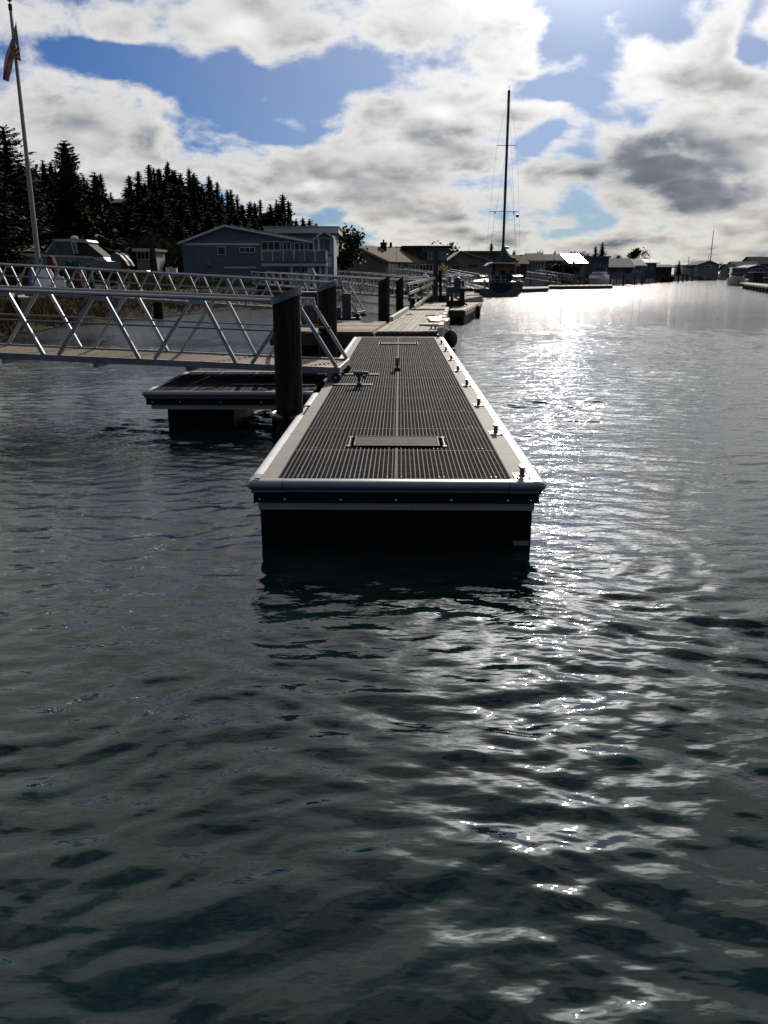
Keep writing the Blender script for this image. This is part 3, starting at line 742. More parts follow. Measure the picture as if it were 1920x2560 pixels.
# blue house
D = 80.0
bh = house('blue sided two storey house with white trimmed windows and a deck', D, 455, 781, 608, 11, 'siding_blue', 'roof_brown', 'gable', 567, 562, ov=.35,
           wins=(((546, 562, 618, 636), 1), ((601, 636, 620, 630), 3), ((656, 699, 605, 627), 3), ((709, 725, 605, 630), 2), ((738, 759, 608, 630), 2), ((773, 781, 600, 626), 1)))
# vertical siding battens
for i in range(33):
    x = PD(462, 640, D).x + i * .36; px = 960 + x / D * 2070
    zt = PD(px, (608 - (px - 455) * .383 if px < 562 else 567 + (px - 562) * .187) + 4, D).z
    if x < PD(652, 640, D).x: MB().bb(x - .02, x + .02, D - .022, D - .001, LANDZ, PD(px, 616, D).z).build('batten', 'siding_blue', bh)
x0, x1, z0, z1 = rect(D, 458, 648, 608, 613); MB().bb(x0, x1, D - .06, D - .004, z0, z1).build('band_board', 'trim_white', bh)
x0, x1, z0, z1 = rect(D, 560, 640, 667, 671); MB().bb(x0, x1, D - .06, D - .004, z0, z1).build('skirt_board', 'trim_white', bh)
x0, x1, z0, z1 = rect(D, 518, 526, 654, 664); MB().bb(x0, x1, D - .25, D - .004, z0, z1).build('meter_box', 'wall_grey', bh)
# solar panels catching the light on the far slope side of the ridge
a = PD(575, 565, D + 1); 
xa, za = PD(580, 568, D).x, PD(580, 566.0, D).z; xb, zb = PD(735, 590, D).x, PD(735, 590, D).z
xr_, zr_ = PD(562, 567, D).x, PD(562, 567, D).z; xe_, ze_ = PD(781, 608, D).x, PD(781, 608, D).z
sl_ = (ze_ - zr_) / (xe_ - xr_)
for k in range(8):
    xa = xr_ + .5 + k * .86
    za = zr_ + sl_ * (xa - xr_) + .26; xb = xa + .82; zb = zr_ + sl_ * (xb - xr_) + .26
    MB().prism([(xa, D + .9, za), (xb, D + .9, zb), (xb, D + .9, zb + .04), (xa, D + .9, za + .04)], (0, 7.5, 0)).build('roof_panel', 'roof_metal', bh)
# upper flat roofed storey and corner tower
x0, x1, z0, z1 = rect(D + 3, 672, 836, 568, 600)
MB().bb(x0, x1, D + 3, D + 10, 4.0, z1 - .5).build('upper_wall', 'siding_pale', bh)
MB().bb(x0 - .4, x1 + .4, D + 2.6, D + 10.4, z1 - .55, z1).build('upper_fascia', 'trim_white', bh)
MB().bb(x0 - .5, x1 + .5, D + 2.5, D + 10.5, z1, z1 + .07).build('upper_roof', 'aluminium', bh)
x0, x1, z0, z1 = rect(D - .8, 783, 834, 594, 690)
MB().bb(x0, x1, D - .8, D + 4, LANDZ - .1, z1).build('tower_wall', 'siding_pale', bh)
for r_ in ((786, 794, 597, 626), (800, 815, 595, 632), (818, 826, 597, 632)):
    window(bh, D - .8, r_, 1, pane='glass_rail')
xm = PD(811, 580, D - .8).x; zr = PD(811, 581, D - .8).z; ze = PD(811, 594, D - .8).z
for sx, xe in ((-1, PD(792, 594, D - .8).x), (1, PD(833, 594, D - .8).x)):
    MB().prism([(xe, D - 1.5, ze), (xm, D - 1.5, zr), (xm, D - 1.5, zr + .16), (xe, D - 1.5, ze + .16)], (0, 4, 0)).build('tower_roof', 'trim_white', bh)
MB().prism([(PD(793, 594, D - .8).x, D - .79, ze), (PD(832, 594, D - .8).x, D - .79, ze), (xm, D - .79, zr)], (0, 4, 0)).build('tower_gable', 'siding_pale', bh)
x0, x1, z0, z1 = rect(D - .8, 817, 829, 642, 668); MB().bb(x0, x1, D - .86, D - .803, z0, z1).build('lower_panel', 'trim_white', bh)
# deck with glass railing
Dd = D - 3.4
x0, x1, z0, z1 = rect(Dd, 654, 816, 654, 665)
MB().bb(x0, x1, Dd, D - .83, z0, z1).build('deck', 'trim_white', bh)
MB().bb(x0 - .05, x1 + .05, Dd - .05, Dd - .003, z1 - .12, z1 + .03).build('deck_edge', 'roof_grey', bh)
zt = PD(700, 626, Dd).z
for k in range(7):
    x = x0 + .05 + (x1 - x0 - .1) * k / 6
    MB().bb(x - .035, x + .035, Dd + .02, Dd + .09, z1, zt).build('rail_post', 'trim_white', bh)
    if k < 6: MB().bb(x + .06, x + (x1 - x0 - .1) / 6 - .06, Dd + .04, Dd + .06, z1 + .12, zt - .08).build('glass_panel', 'glass_rail', bh)
MB().bb(x0, x1, Dd + .015, Dd + .095, zt + .001, zt + .06).build('top_rail', 'trim_white', bh)
for k in range(1, 6):
    y = Dd + k * .48; MB().bb(x1 - .08, x1 - .02, y, y + .30, z1 + .1, zt).build('rail_slat', 'trim_white', bh)
for px in (727, 771, 783, 800, 814):
    x = PD(px, 670, Dd).x; MB().bb(x - .12, x + .12, Dd + .3, Dd + .54, LANDZ - .1, z0).build('deck_post', 'trim_white', bh)
# tanks under the deck
for i, (px, lab) in enumerate(((742, 'left of the two white tanks under the house deck'), (764, 'right of the two white tanks under the house deck'))):
    c = place(px, Dd + 1.2); rr = .36
    t = thing('storage_tank', lab, 'tank', c, group='white tanks under the deck')
    MB().lathe(c, [(rr, 0), (rr, .95), (rr * .85, 1.1), (rr * .35, 1.25)], 14).build('tank_body', 'white_plastic', t, smooth=True)
    MB().lathe((c[0], c[1], c[2] + 1.25), [(.12, 0), (.12, .08)], 10).build('lid', 'white_plastic', t)
# others along the canal
def skew_house():
    Rf, Ef, Eb = PD(891, 616, 112), PD(966, 652, 112), PD(800, 655, 112)
    v = PD(1000, 623, 124.5) - Rf; v.z = 0
    h = thing('house', 'tan roofed single storey house with brick chimney and satellite dish', 'house', (Ef.x, 116, LANDZ - .1)); z0 = LANDZ - .1
    MB().prism([(Eb.x, 112, z0), (Ef.x, 112, z0), Ef, Rf, Eb], v).build('wall', 'wall_tan', h)
    for E in (Ef, Eb):
        d = (E - Rf).normalized(); up = Vector((0, 0, .20)); E2 = E + d * .7; n_ = v.normalized() * .5
        MB().prism([Rf - n_ + up * .1, E2 - n_ + up * .1, E2 - n_ + up, Rf - n_ + up], v + n_ * 2).build('roof', 'roof_tan', h)
        MB().prism([Rf - n_ * 1.12 - up * .3, E2 - n_ * 1.12 - up * .3, E2 - n_ * 1.12 + up * 1.05, Rf - n_ * 1.12 + up * 1.05], n_ * .1).build('fascia', 'wall_beige', h)
    out = Vector((v.y, -v.x, 0)).normalized()
    for f0, f1, za, zb, k, pm in ((.04, .26, 2.1, 3.55, 3, 'glass_dark'), (.31, .52, 1.9, 3.6, 2, 'glass_rail'), (.58, .76, 1.9, 3.6, 2, 'glass_rail'), (.81, .97, 1.6, 3.5, 2, 'glass_dark')):
        B = Vector((Ef.x, 112, 0)); a, b_ = B + v * f0 + out * .03, B + v * f1 + out * .03
        w = MB().bar(a + Vector((0, 0, zb + .05)), b_ + Vector((0, 0, zb + .05)), .06, .12).bar(a + Vector((0, 0, za - .05)), b_ + Vector((0, 0, za - .05)), .06, .12)
        for q in range(k + 1): p_ = a.lerp(b_, q / k); w.bar(p_ + Vector((0, 0, za)), p_ + Vector((0, 0, zb)), .10, .055, (0, 1, 0))
        w = w.build('window', 'trim_white', h)
        for q in range(k): p0, p1 = a.lerp(b_, (q + .04) / k), a.lerp(b_, (q + .96) / k); MB().bar(p0 + Vector((0, 0, (za + zb) / 2)) - out * .01, p1 + Vector((0, 0, (za + zb) / 2)) - out * .01, .02, zb - za - .02).build('pane', pm, w)
    window(h, 112, (849, 857, 652, 661))
    c = PD(959, 606, 118); MB().bb(c.x - .42, c.x + .42, 117.6, 118.4, 4.2, c.z).build('chimney', 'brick_red', h); MB().bb(c.x - .48, c.x + .48, 117.54, 118.46, c.z - .25, c.z - .12).build('chimney_cap', 'roof_brown', h)
    MB().bb(c.x - .12, c.x + .12, 117.88, 118.12, c.z, c.z + .35).build('chimney_pot', 'roof_brown', h)
skew_house()
ds = thing('satellite_dish', 'dark satellite dish on the ridge of the tan roofed house', 'satellite dish', tuple(PD(892, 615, 113)))
c = Vector(PD(892, 606, 113)); MB().tube(PD(892, 617, 113), c, .04).build('mast', 'wire', ds)
m = MB(); rings = []
for k in range(5):
    r_ = .36 * k / 4; rings.append([tuple(c + Vector((r_ * math.cos(a_ * .5236) * 1.25, -.3 + (r_ * 1.6) ** 2 * -.5, r_ * math.sin(a_ * .5236)))) for a_ in range(13)])
m.sheet(rings).build('dish', 'roof_brown', ds)
house('dark flat roofed house with wide upper windows and a balcony', 124, 1014, 1118, 620, 10, 'wall_slate', 'roof_dark', 'flat', ov=.6, trim='roof_dark',
      wins=(((1018, 1044, 626, 642), 2, 'roof_dark'), ((1050, 1063, 628, 644), 1), ((1071, 1086, 630, 648), 2, 'trim_white', 'glass_rail'), ((1094, 1115, 631, 648), 2, 'trim_white', 'glass_rail'), ((1072, 1086, 664, 672), 2), ((1096, 1104, 664, 680), 1)))
house('dark low roofed house behind the chimney of the tan house', 135, 975, 1018, 622, 9, 'wall_slate', 'roof_dark', 'flat', ov=.4, trim='roof_dark', wins=(((985, 1000, 628, 640), 1),))
house('beige house with broad gable and a small gabled door porch', 128, 1117, 1232, 656, 12, 'wall_beige', 'roof_grey', 'gable', 630, 1152, ov=.5, trim='wall_beige', wins=(((1132, 1148, 664, 677), 1), ((1173, 1193, 662, 666), 1, 'roof_brown')))
pa = house('small gabled porch against the beige house', 127, 1124, 1151, 661, .9, 'wall_beige', 'roof_grey', 'gable', 653, 1137, ov=.15, trim='wall_beige', name='porch', cat='porch', wins=(((1131, 1146, 664, 676), 1),), rt=.1)
house('long flat roofed grey building behind the beige house', 143, 1168, 1256, 632, 8, 'wall_tan', 'roof_dark', 'flat', ov=.6, trim='roof_grey', wins=(((1232, 1238, 636, 650), 1),))
house('brown wooden house with red chimney behind the sailboat', 150, 1262, 1316, 660, 9, 'wall_brown', 'roof_tan', 'side', 640, ov=.5, trim='wall_brown', chimneys=((1303, 637, 7, 'brick_red'),), wins=(((1292, 1300, 664, 676), 2), ((1304, 1316, 664, 676), 2)))
house('pale house with tan roof and tall front windows', 155, 1325, 1362, 652, 8, 'wall_grey', 'roof_tan', 'side', 636, ov=.3, wins=(((1332, 1337, 657, 671), 1), ((1345, 1350, 654, 671), 1), ((1354, 1359, 654, 671), 1)))
house('long dark low roofed house behind the round hedge', 172, 1364, 1440, 652, 9, 'wall_slate', 'roof_dark', 'side', 638, ov=.5, trim='roof_grey', wins=(((1368, 1375, 652, 658), 3), ((1420, 1430, 664, 676), 1)))
house('house whose shallow metal roof glares with reflected sun', 162, 1428, 1461, 658, 7, 'wall_slate', 'roof_metal', 'shed', ov=.6, slopeback=.235, wins=(((1442, 1447, 666, 690), 1), ((1452, 1457, 666, 690), 1)))
house('dark box shaped house with one small upper window', 178, 1464, 1523, 644, 9, 'wall_slate', 'roof_grey', 'flat', ov=.3, trim='roof_grey', wins=(((1500, 1508, 650, 656), 2), ((1512, 1518, 650, 656), 1)))
house('low house with pale patched roof right of the motor cruiser', 182, 1522, 1582, 668, 9, 'wall_grey', 'roof_grey', 'side', 648, ov=.5, trim='roof_grey', wins=(((1528, 1540, 672, 680), 2), ((1562, 1578, 672, 682), 2)))
house('long pale roofed house in the middle of the far row', 205, 1560, 1612, 664, 10, 'wall_grey', 'roof_grey', 'side', 650, ov=.5, wins=(((1572, 1584, 667, 677), 2), ((1592, 1602, 667, 678), 2)))
house('brown gabled house with bay windows in the far row', 225, 1606, 1642, 657, 9, 'wall_slate', 'roof_brown', 'side', 649, ov=.7, wins=(((1612, 1618, 660, 672), 1), ((1626, 1632, 660, 672), 1)))
house('low brown house with dark roof left of the small conifer', 245, 1640, 1680, 668, 9, 'wall_brown', 'roof_dark', 'side', 663, ov=1.0, trim='roof_dark', wins=(((1648, 1658, 671, 680), 2), ((1664, 1672, 671, 680), 2)))
house('white flat fronted house with long upper window on the far shore', 335, 1708, 1744, 664, 10, 'wall_white', 'trim_white', 'flat', ov=.3, wins=(((1717, 1740, 666, 670), 4),))
house('grey green gabled house behind the moored white boats', 330, 1744, 1798, 662, 12, 'wall_grey', 'roof_dark', 'gable', 652, 1774, ov=.6, wins=(((1763, 1776, 664, 670), 2), ((1779, 1784, 664, 670), 1)))
house('large pale roofed house at the right edge of the far shore', 330, 1868, 1925, 670, 12, 'wall_slate', 'roof_grey', 'gable', 663, 1893, ov=.5, wins=(((1874, 1884, 673, 680), 2), ((1890, 1906, 671, 680), 2), ((1912, 1920, 672, 680), 1)))
house('long low pale roof behind the right hand gabled house', 350, 1838, 1900, 668, 10, 'wall_slate', 'roof_grey', 'side', 655, ov=.6, trim='roof_grey')
house('tall dark roofed house at the far right behind the others', 372, 1884, 1936, 660, 14, 'wall_slate', 'roof_dark', 'side', 643, ov=.6, trim='roof_dark', wins=(((1905, 1915, 660, 664), 1),))
house('small dark house left of the large house at the right shore', 345, 1822, 1842, 672, 8, 'wall_slate', 'roof_dark', 'side', 661, ov=.5, trim='roof_dark', wins=(((1827, 1834, 676, 682), 1),))
house('little grey cottage with three windows under the wooded hill', 98, 340, 377, 628, 6, 'wall_grey', 'roof_grey', 'flat', ov=.3, wins=(((345, 371, 631, 648), 3),))
house('low brown shed at the left edge behind the boat', 76, -20, 88, 632, 6, 'wall_brown', 'roof_tan', 'side', 618, ov=.3, trim='roof_tan', name='shed', cat='shed')
house('distant small dark house roof on the wooded hill', 178, 268, 318, 508, 8, 'wall_brown', 'roof_dark', 'side', 500, ov=.5, z0=13.5, trim='roof_dark')
# balcony railing before the tan wing
def railing(name, label, a, b_, n, h, m, cat='railing', rails=2):
    a, b_ = Vector(a), Vector(b_); t = thing(name, label, cat, tuple(a.lerp(b_, .5)))
    for k in range(n):
        p = a.lerp(b_, k / (n - 1)); MB().bb(p.x - .03, p.x + .03, p.y - .03, p.y + .03, p.z, p.z + h).build('post', m, t)
    for k in range(rails):
        z = h - k * (h / rails); MB().bar(a + Vector((0, -.001, z + .02)), b_ + Vector((0, -.001, z + .02)), .05, .06).build('rail', m, t)
    return t
a = PD(1022, 686, 104); b_ = PD(1090, 686, 104); railing('balcony_railing', 'white railing below the balcony of the tan roofed wing', (a.x, 104, 2.0), (b_.x, 104, 2.0), 9, 1.4, 'trim_white')
a = place(400, 64, .95); b_ = place(640, 60, .95); railing('pipe_fence', 'dull pipe railing on the bank before the blue house', a, b_, 8, 1.25, 'aluminium_dull', 'fence', 3)
a = place(835, 88); b_ = place(1010, 98); railing('slat_fence', 'pale fence of thin uprights right of the blue house', a, b_, 32, 1.2, 'aluminium_dull', 'fence')
# low canal walls
def seawall(label, pts, h, m='concrete', name='seawall', posts=0, z0=-.6):
    t = thing(name, label, 'wall', (pts[0][0], pts[0][1], 0))
    k = 0
    for a, b_ in zip(pts, pts[1:]):
        a, b_ = Vector((*a, (z0 + h) / 2)), Vector((*b_, (z0 + h) / 2)); n = max(1, int((b_ - a).length / 6)) if (b_ - a).length < 200 else 8
        for i in range(n):
            p, q = a.lerp(b_, i / n), a.lerp(b_, (i + 1) / n - .006); MB().bar(p, q, .3, h - z0).build('panel', m, t)
            if posts:
                MB().bar((q.x - .1, q.y - .3, z0), (q.x - .1, q.y - .3, h + posts), .3, .3, (0, 1, 0)).build('post', 'wood_dark', t)
        MB().bar((a.x, a.y - .03, h + .06), (b_.x, b_.y - .03, h + .06), .42, .1).build('coping', m, t)
    return t
c0 = P(-120, 838, .2); c1 = P(60, 800, .15); c2 = P(178, 792, .15)
seawall('grey concrete seawall above the weedy bank at the left', [(c0.x, 36), (-17.1, 40.5), (place(182, 45)[0], 45), (place(188, 48)[0], 48)], 1.22)
seawall('long timber canal wall before the far houses', [tuple((Vector(SHORE[i]) + Vector((-.3, .5))).to_tuple()) for i in range(14, 21)], 1.45, 'wall_grey', 'canal_wall', posts=.9)
# ------------------------------------------------------------------ near metal dock
DZ = 0.60
DN = P(990, 1203, DZ); DROT = -R(1.04)
HW, LEN = 1.20, 16.45
dock = thing('floating_dock', 'long metal framed floating dock with black grating running straight away from the camera', 'dock', (DN.x, DN.y, 0), DROT)
def dbox(name, m, x0, x1, y0, y1, z0, z1, par=dock, smooth=False):
    return MB().bb(x0, x1, y0, y1, z0, z1).build(name, m, par, world=False, smooth=smooth)
def extr_y(prof, x, sgn, y0, y1):                          # profile (out, z) pushed along the dock
    return MB().prism([(x + sgn * a, y0, z) for a, z in prof], (0, y1 - y0, 0))
def extr_x(prof, y, x0, x1):
    return MB().prism([(x0, y - a, z) for a, z in prof], (x1 - x0, 0, 0))
PROF = [(-.03, DZ - .095), (.004, DZ - .095), (.004, DZ - .078), (.014, DZ - .070), (.030, DZ - .058), (.037, DZ - .043), (.036, DZ - .026), (.028, DZ - .010), (.014, DZ - .001), (-.012, DZ + .004), (-.062, DZ + .004), (-.062, DZ - .004), (-.03, DZ - .004)]
# front rail: middle length and two slightly larger corner pieces
extr_x(PROF, 0, -HW + .26, HW - .26).build('front_rail', 'rail_shaded', dock, world=False, smooth=True)
PC = [(a + (.006 if a > 0 else 0), z - (.010 if z < DZ - .08 else 0) + (.002 if z > DZ else 0)) for a, z in PROF]
for s in (-1, 1):
    c = MB(); x0, x1 = (-HW - .002, -HW + .256) if s < 0 else (HW - .256, HW + .002)
    c.prism([(x0, -a, z) for a, z in PC], (x1 - x0, 0, 0))
    c.prism([(s * (HW + a), -.004, z) for a, z in PC], (0, .22, 0))
    n = 8; rows = []                                       # rounded corner
    for k in range(n + 1):
        an = math.pi / 2 * k / n
        rows.append([(s * (HW + max(a, 0) * math.sin(an)), -max(a, 0) * math.cos(an), z) for a, z in PC[1:11]])
    c.sheet(rows); c.build('corner_rail', 'rail_shaded', dock, world=False, smooth=True)
# long side rails: (start, end) lengths, broken at the pilings
P1Y, P2Y = 3.75, 9.0
segs_l = [(.22, 1.9), (1.906, P1Y - .42), (P1Y + .35, 5.3), (9.55, 11.6), (11.606, 14.0), (14.006, LEN)]
segs_r = [(.22 + 1.8 * k, .22 + 1.8 * (k + 1) - .006) for k in range(9)]
for s, segs in ((-1, segs_l), (1, segs_r)):
    for a, b_ in segs: extr_y(PROF, s * HW, s, a, b_).build('side_rail', 'rail_lit', dock, world=False, smooth=True)
extr_x([(-a, z) for a, z in PROF], LEN, -HW, HW).build('end_rail', 'rail_lit', dock, world=False, smooth=True)
# side plates, end plates
for s in (-1, 1):
    w = .17 if s < 0 else .20
    ys = [.05, 3.6, 7.3, 11.0, LEN - .05]
    for a, b_ in zip(ys, ys[1:]):
        if s < 0: dbox('side_plate', 'plate', -HW + .063, -HW + .03 + w, a + .003, b_ - .003, DZ - .02, DZ)
        else: dbox('side_plate', 'plate', HW - .03 - w, HW - .063, a + .003, b_ - .003, DZ - .02, DZ)
GX0, GX1 = -HW + .204, HW - .234
dbox('end_plate', 'strip_grey', GX0, GX1, .01, .085, DZ - .02, DZ - .003)
dbox('end_plate', 'strip_grey', GX0, GX1, LEN - .08, LEN - .01, DZ - .02, DZ - .003)
# grating: bearing bars one by one, cross rods as one mass
nb = 49; pit = (GX1 - GX0) / nb
barm = MB().add([(-.0035, 0, -.030), (.0035, 0, -.030), (.0045, 0, 0), (-.0045, 0, 0), (-.0035, 1, -.030), (.0035, 1, -.030), (.0045, 1, 0), (-.0045, 1, 0)],
                [(0, 3, 2, 1), (4, 5, 6, 7), (1, 2, 6, 5), (3, 0, 4, 7), (2, 3, 7, 6), (0, 1, 5, 4)]).mesh('grating_bar')
barm.materials.append(MATS['deck_bar'])
H1 = (1.40, 1.92); H2 = (13.9, 14.55); HX = .46
GY0, GY1 = .09, LEN - .085
for k in range(nb + 1):
    x = GX0 + pit * k
    if abs(x) < HX:
        for a, b_ in ((GY0, H1[0]), (H1[1], H2[0]), (H2[1], GY1)): piece('grating_bar', barm, dock, (x, a, DZ - .002), scale=(1, b_ - a, 1))
    else: piece('grating_bar', barm, dock, (x, GY0, DZ - .002), scale=(1, GY1 - GY0, 1))
m = MB(); y = GY0 + .02; rnd = random.Random(2)
while y < GY1:
    if (H1[0] < y < H1[1]) or (H2[0] < y < H2[1]):
        m.bb(GX0, -HX, y - .004, y + .004, DZ - .032, DZ - .0065); m.bb(HX, GX1, y - .004, y + .004, DZ - .032, DZ - .0065)
    else: m.bb(GX0, GX1, y - .004, y + .004, DZ - .032, DZ - .0065)
    y += .050
tag(m.build('grating_cross_rods', 'deck_cross', dock, world=False), kind='stuff')  # rods darker than the bars: shade of their backlit faces put into colour
dbox('centre_joint', 'deck_bar', -.013, .013, GY0, H1[0], DZ - .03, DZ + .0008); dbox('centre_joint', 'deck_bar', -.013, .013, H1[1], H2[0], DZ - .03, DZ + .0008); dbox('centre_joint', 'deck_bar', -.013, .013, H2[1], GY1, DZ - .03, DZ + .0008)
for k in range(1, 14): 
    yy = GY0 + k * 1.19
    if not (H1[0] - .05 < yy < H1[1] + .05 or H2[0] - .05 < yy < H2[1] + .05): dbox('panel_joint', 'deck_cross', GX0, GX1, yy - .011, yy + .011, DZ - .03, DZ - .0045)
# hatches of ribbed boards with side clips
for (a, b_) in (H1, H2):
    w5 = (b_ - a - .03) / 4
    for k in range(4): dbox('hatch_board', 'hatch', -HX + .05, HX - .05, a + .015 + k * w5 + .003, a + .015 + (k + 1) * w5 - .003, DZ - .02, DZ + .012)
    m = MB().bb(-HX + .03, HX - .03, a - .002, a + .012, DZ - .02, DZ + .02); m.bb(-HX + .03, HX - .03, b_ - .012, b_ + .002, DZ - .02, DZ + .016)
    m.bb(-HX + .030, -HX + .046, a + .013, b_ - .013, DZ - .02, DZ + .016); m.bb(HX - .046, HX - .030, a + .013, b_ - .013, DZ - .02, DZ + .016)
    m.build('hatch_frame', 'dark_board', dock, world=False)
    for sx in (-1, 1):
        dbox('hatch_clip', 'strip_grey', sx * (HX + .02) - .018, sx * (HX + .02) + .018, a, a + .06, DZ, DZ + .012)
        dbox('hatch_clip', 'strip_grey', sx * (HX + .02) - .018, sx * (HX + .02) + .018, b_ - .06, b_, DZ, DZ + .012)
        dbox('clip_bar', 'strip_grey', sx * (HX + .02) - .006, sx * (HX + .02) + .006, a + .061, b_ - .061, DZ, DZ + .008)
# bolts
bolt = MB().lathe((0, 0, 0), [(.0085, 0), (.0085, .004), (.005, .0065)], 6).mesh('bolt'); bolt.materials.append(MATS['bolt_steel'])
for r_ in range(14):
    yy = GY0 + .06 + r_ * 1.19
    for c in (4, 5, 15, 16, 23, 26, 34, 35, 45, 46):
        x = GX0 + pit * c
        if yy < GY1 and not ((H1[0] < yy < H1[1] or H2[0] < yy < H2[1]) and abs(x) < HX): piece('bolt', bolt, dock, (x, yy, DZ - .0015))
for yy in [.3 + .6 * k for k in range(20)]:
    for x in (-HW + .06, -HW + .17): piece('bolt', bolt, dock, (x, yy, DZ))
for x in (-1.0, -.62, -.21, 0, .21, .62, .95): piece('bolt', bolt, dock, (x, .045, DZ - .003))
# skirt: black board with washers, aluminium channel, black floats
sk = DZ - .097
for s in (-1, 1): dbox('side_board', 'dark_board', s * (HW - .03) - .02, s * (HW - .03) + .02, .026, LEN - .03, sk - .09, sk)
dbox('front_board', 'dark_board', -HW + .01, HW - .01, -.012, .025, sk - .09, sk)
dbox('end_board', 'dark_board', -HW + .01, HW - .01, LEN - .029, LEN, sk - .09, sk)
for x in (-1.14, -.93, -.46, 0, .46, .93, 1.12):
    o = piece('washer', bolt, dock, (x, -.0125, sk - .062), (math.pi / 2, 0, 0), (1.0, 1.0, 1.0))
for x0_, x1_ in ((-1.155, -.53), (-.528, .13), (.132, 1.155)): dbox('front_channel', 'channel', x0_, x1_, .0, .03, sk - .152, sk - .092)
for s in (-1, 1): dbox('side_channel', 'strip_grey', s * (HW - .06) - .015, s * (HW - .06) + .015, .031, LEN - .1, sk - .152, sk - .092)
for k in range(5):
    y0 = .035 + k * 3.3; m = MB()
    m.bb(-1.145, 1.145, y0, y0 + 2.7, -.35, sk - .154); m.build('float_tank', 'hdpe_black', dock, world=False)
for k in range(4): dbox('float_tank', 'hdpe_black', -1.0, 1.0, 2.80 + 3.3 * k, 3.25 + 3.3 * k, -.3, sk - .2)
dbox('float_label', 'wall_grey', 1.0, 1.13, .026, .034, .035, .075)
# cleats
def cleat(y):
    e = MB(); x = HW - .135
    e.bb(x - .068, x + .068, y - .10, y + .10, DZ + .001, DZ + .012)
    c = e.build('cleat', 'cleat_plate', dock, world=False)
    h = MB(); rows = []
    for z, rx, ry in ((.012, .036, .055), (.022, .026, .034), (.045, .021, .026), (.07, .022, .032), (.083, .030, .060), (.094, .031, .075), (.099, .026, .070)):
        rows.append([(x + rx * math.cos(t_ * math.pi / 6), y + ry * math.sin(t_ * math.pi / 6), DZ + z) for t_ in range(13)])
    h.sheet(rows); h.add([p for p in rows[-1][:12]], [tuple(range(12))]); h.build('horn', 'cleat_metal', c, world=False, smooth=True)
    for sx, sy in ((-1, -1), (1, -1), (-1, 1), (1, 1)):
        MB().lathe((x + sx * .050, y + sy * .078, DZ + .012), [(.011, 0), (.011, .007), (.006, .010)], 6).build('bolt_head', 'cleat_metal', c, world=False)
for k in range(9): cleat(.16 + k * 2.0)
# pipe hoops that hold the pilings
def hoop(yc, xc, r_):
    pts = [(-HW + .02, yc - r_, DZ - .06)] + [(xc - (xc + HW) * 0 - r_ * math.sin(t_ * math.pi / 8) * 1.0, yc - r_ * math.cos(t_ * math.pi / 8), DZ - .06) for t_ in range(9)] + [(-HW + .02, yc + r_, DZ - .06)]
    MB().sweep(pts, .035, 10).build('pile_hoop', 'hoop_pipe', dock, world=False, smooth=True)
    MB().bb(-HW - .004, -HW + .03, yc - r_ - .08, yc + r_ + .08, DZ - .12, DZ - .01).build('hoop_bracket', 'aluminium_dull', dock, world=False)
hoop(P1Y, -HW - .12, .27); hoop(P2Y, -HW - .12, .27)
# the square landing float joined on the left side
lf = dock
lx0, lx1, ly0, ly1 = -3.72, -HW - .04, 5.42, 8.05
extr_x(PROF, ly0, lx0, lx1).build('landing_rail', 'rail_shaded', lf, world=False, smooth=True)
extr_y(PROF, lx0, -1, ly0, ly1).build('landing_rail', 'rail_lit', lf, world=False, smooth=True)
extr_x([(-a, z) for a, z in PROF], ly1, lx0, lx1).build('landing_rail', 'rail_lit', lf, world=False, smooth=True)
dbox('landing_board', 'dark_board', lx0 + .02, lx1, ly0 - .005, ly0 + .03, sk - .10, sk)
dbox('landing_board', 'dark_board', lx0 + .02, lx0 + .055, ly0 + .031, ly1, sk - .10, sk)
dbox('landing_channel', 'channel', lx0 + .09, lx1, ly0 + .01, ly0 + .04, sk - .165, sk - .102)
for x in (-3.6, -3.2, -2.6, -2.0, -1.5): piece('washer', bolt, dock, (x, ly0 - .0055, sk - .06), (math.pi / 2, 0, 0))
npan = 4
for k in range(npan):
    a = lx0 + .05 + k * (lx1 - lx0 - .05) / npan; b_ = lx0 + .05 + (k + 1) * (lx1 - lx0 - .05) / npan
    m = MB()
    for j in range(40):
        yy = ly0 + .04 + (ly1 - ly0 - .08) * (j + .5) / 40; m.bb(a + .012, b_ - .012, yy - .011, yy + .011, DZ - .03, DZ - .003)
    for j in range(6):
        xx = a + .012 + (b_ - a - .024) * j / 5; m.bb(xx - .008, xx + .008, ly0 + .03, ly1 - .03, DZ - .032, DZ - .005)
    m.build('landing_grating', 'deck_cross', lf, world=False)
    if k: dbox('panel_joint', 'dark_board', a - .010, a + .010, ly0 + .03, ly1 - .03, DZ - .02, DZ - .001)
dbox('landing_underdeck', 'hdpe_black', lx0 + .06, lx1, ly0 + .05, ly1 - .05, DZ - .20, DZ - .10)
dbox('landing_float', 'hdpe_black', lx0 + .30, lx0 + 1.28, ly0 + .10, ly1 - .1, -.35, sk - .166)
dbox('landing_float', 'hdpe_black', lx0 + 1.85, lx1 - .02, ly0 + .10, ly1 - .1, -.35, sk - .166)
dbox('wear_plate', 'dark_board', lx0 + 1.15, lx1 - .03, ly0 + .62, ly0 + .75, DZ + .001, DZ + .022)
dbox('wear_plate', 'dark_board', lx0 + 1.35, lx1 - .03, ly0 + 1.35, ly0 + 1.48, DZ + .001, DZ + .022)
dbox('wear_plate', 'dark_board', -HW + .2, -HW + .82, 6.12, 6.30, DZ + .001, DZ + .014)
dbox('wear_plate', 'dark_board', -HW + .25, -HW + .88, 7.50, 7.68, DZ + .001, DZ + .014)

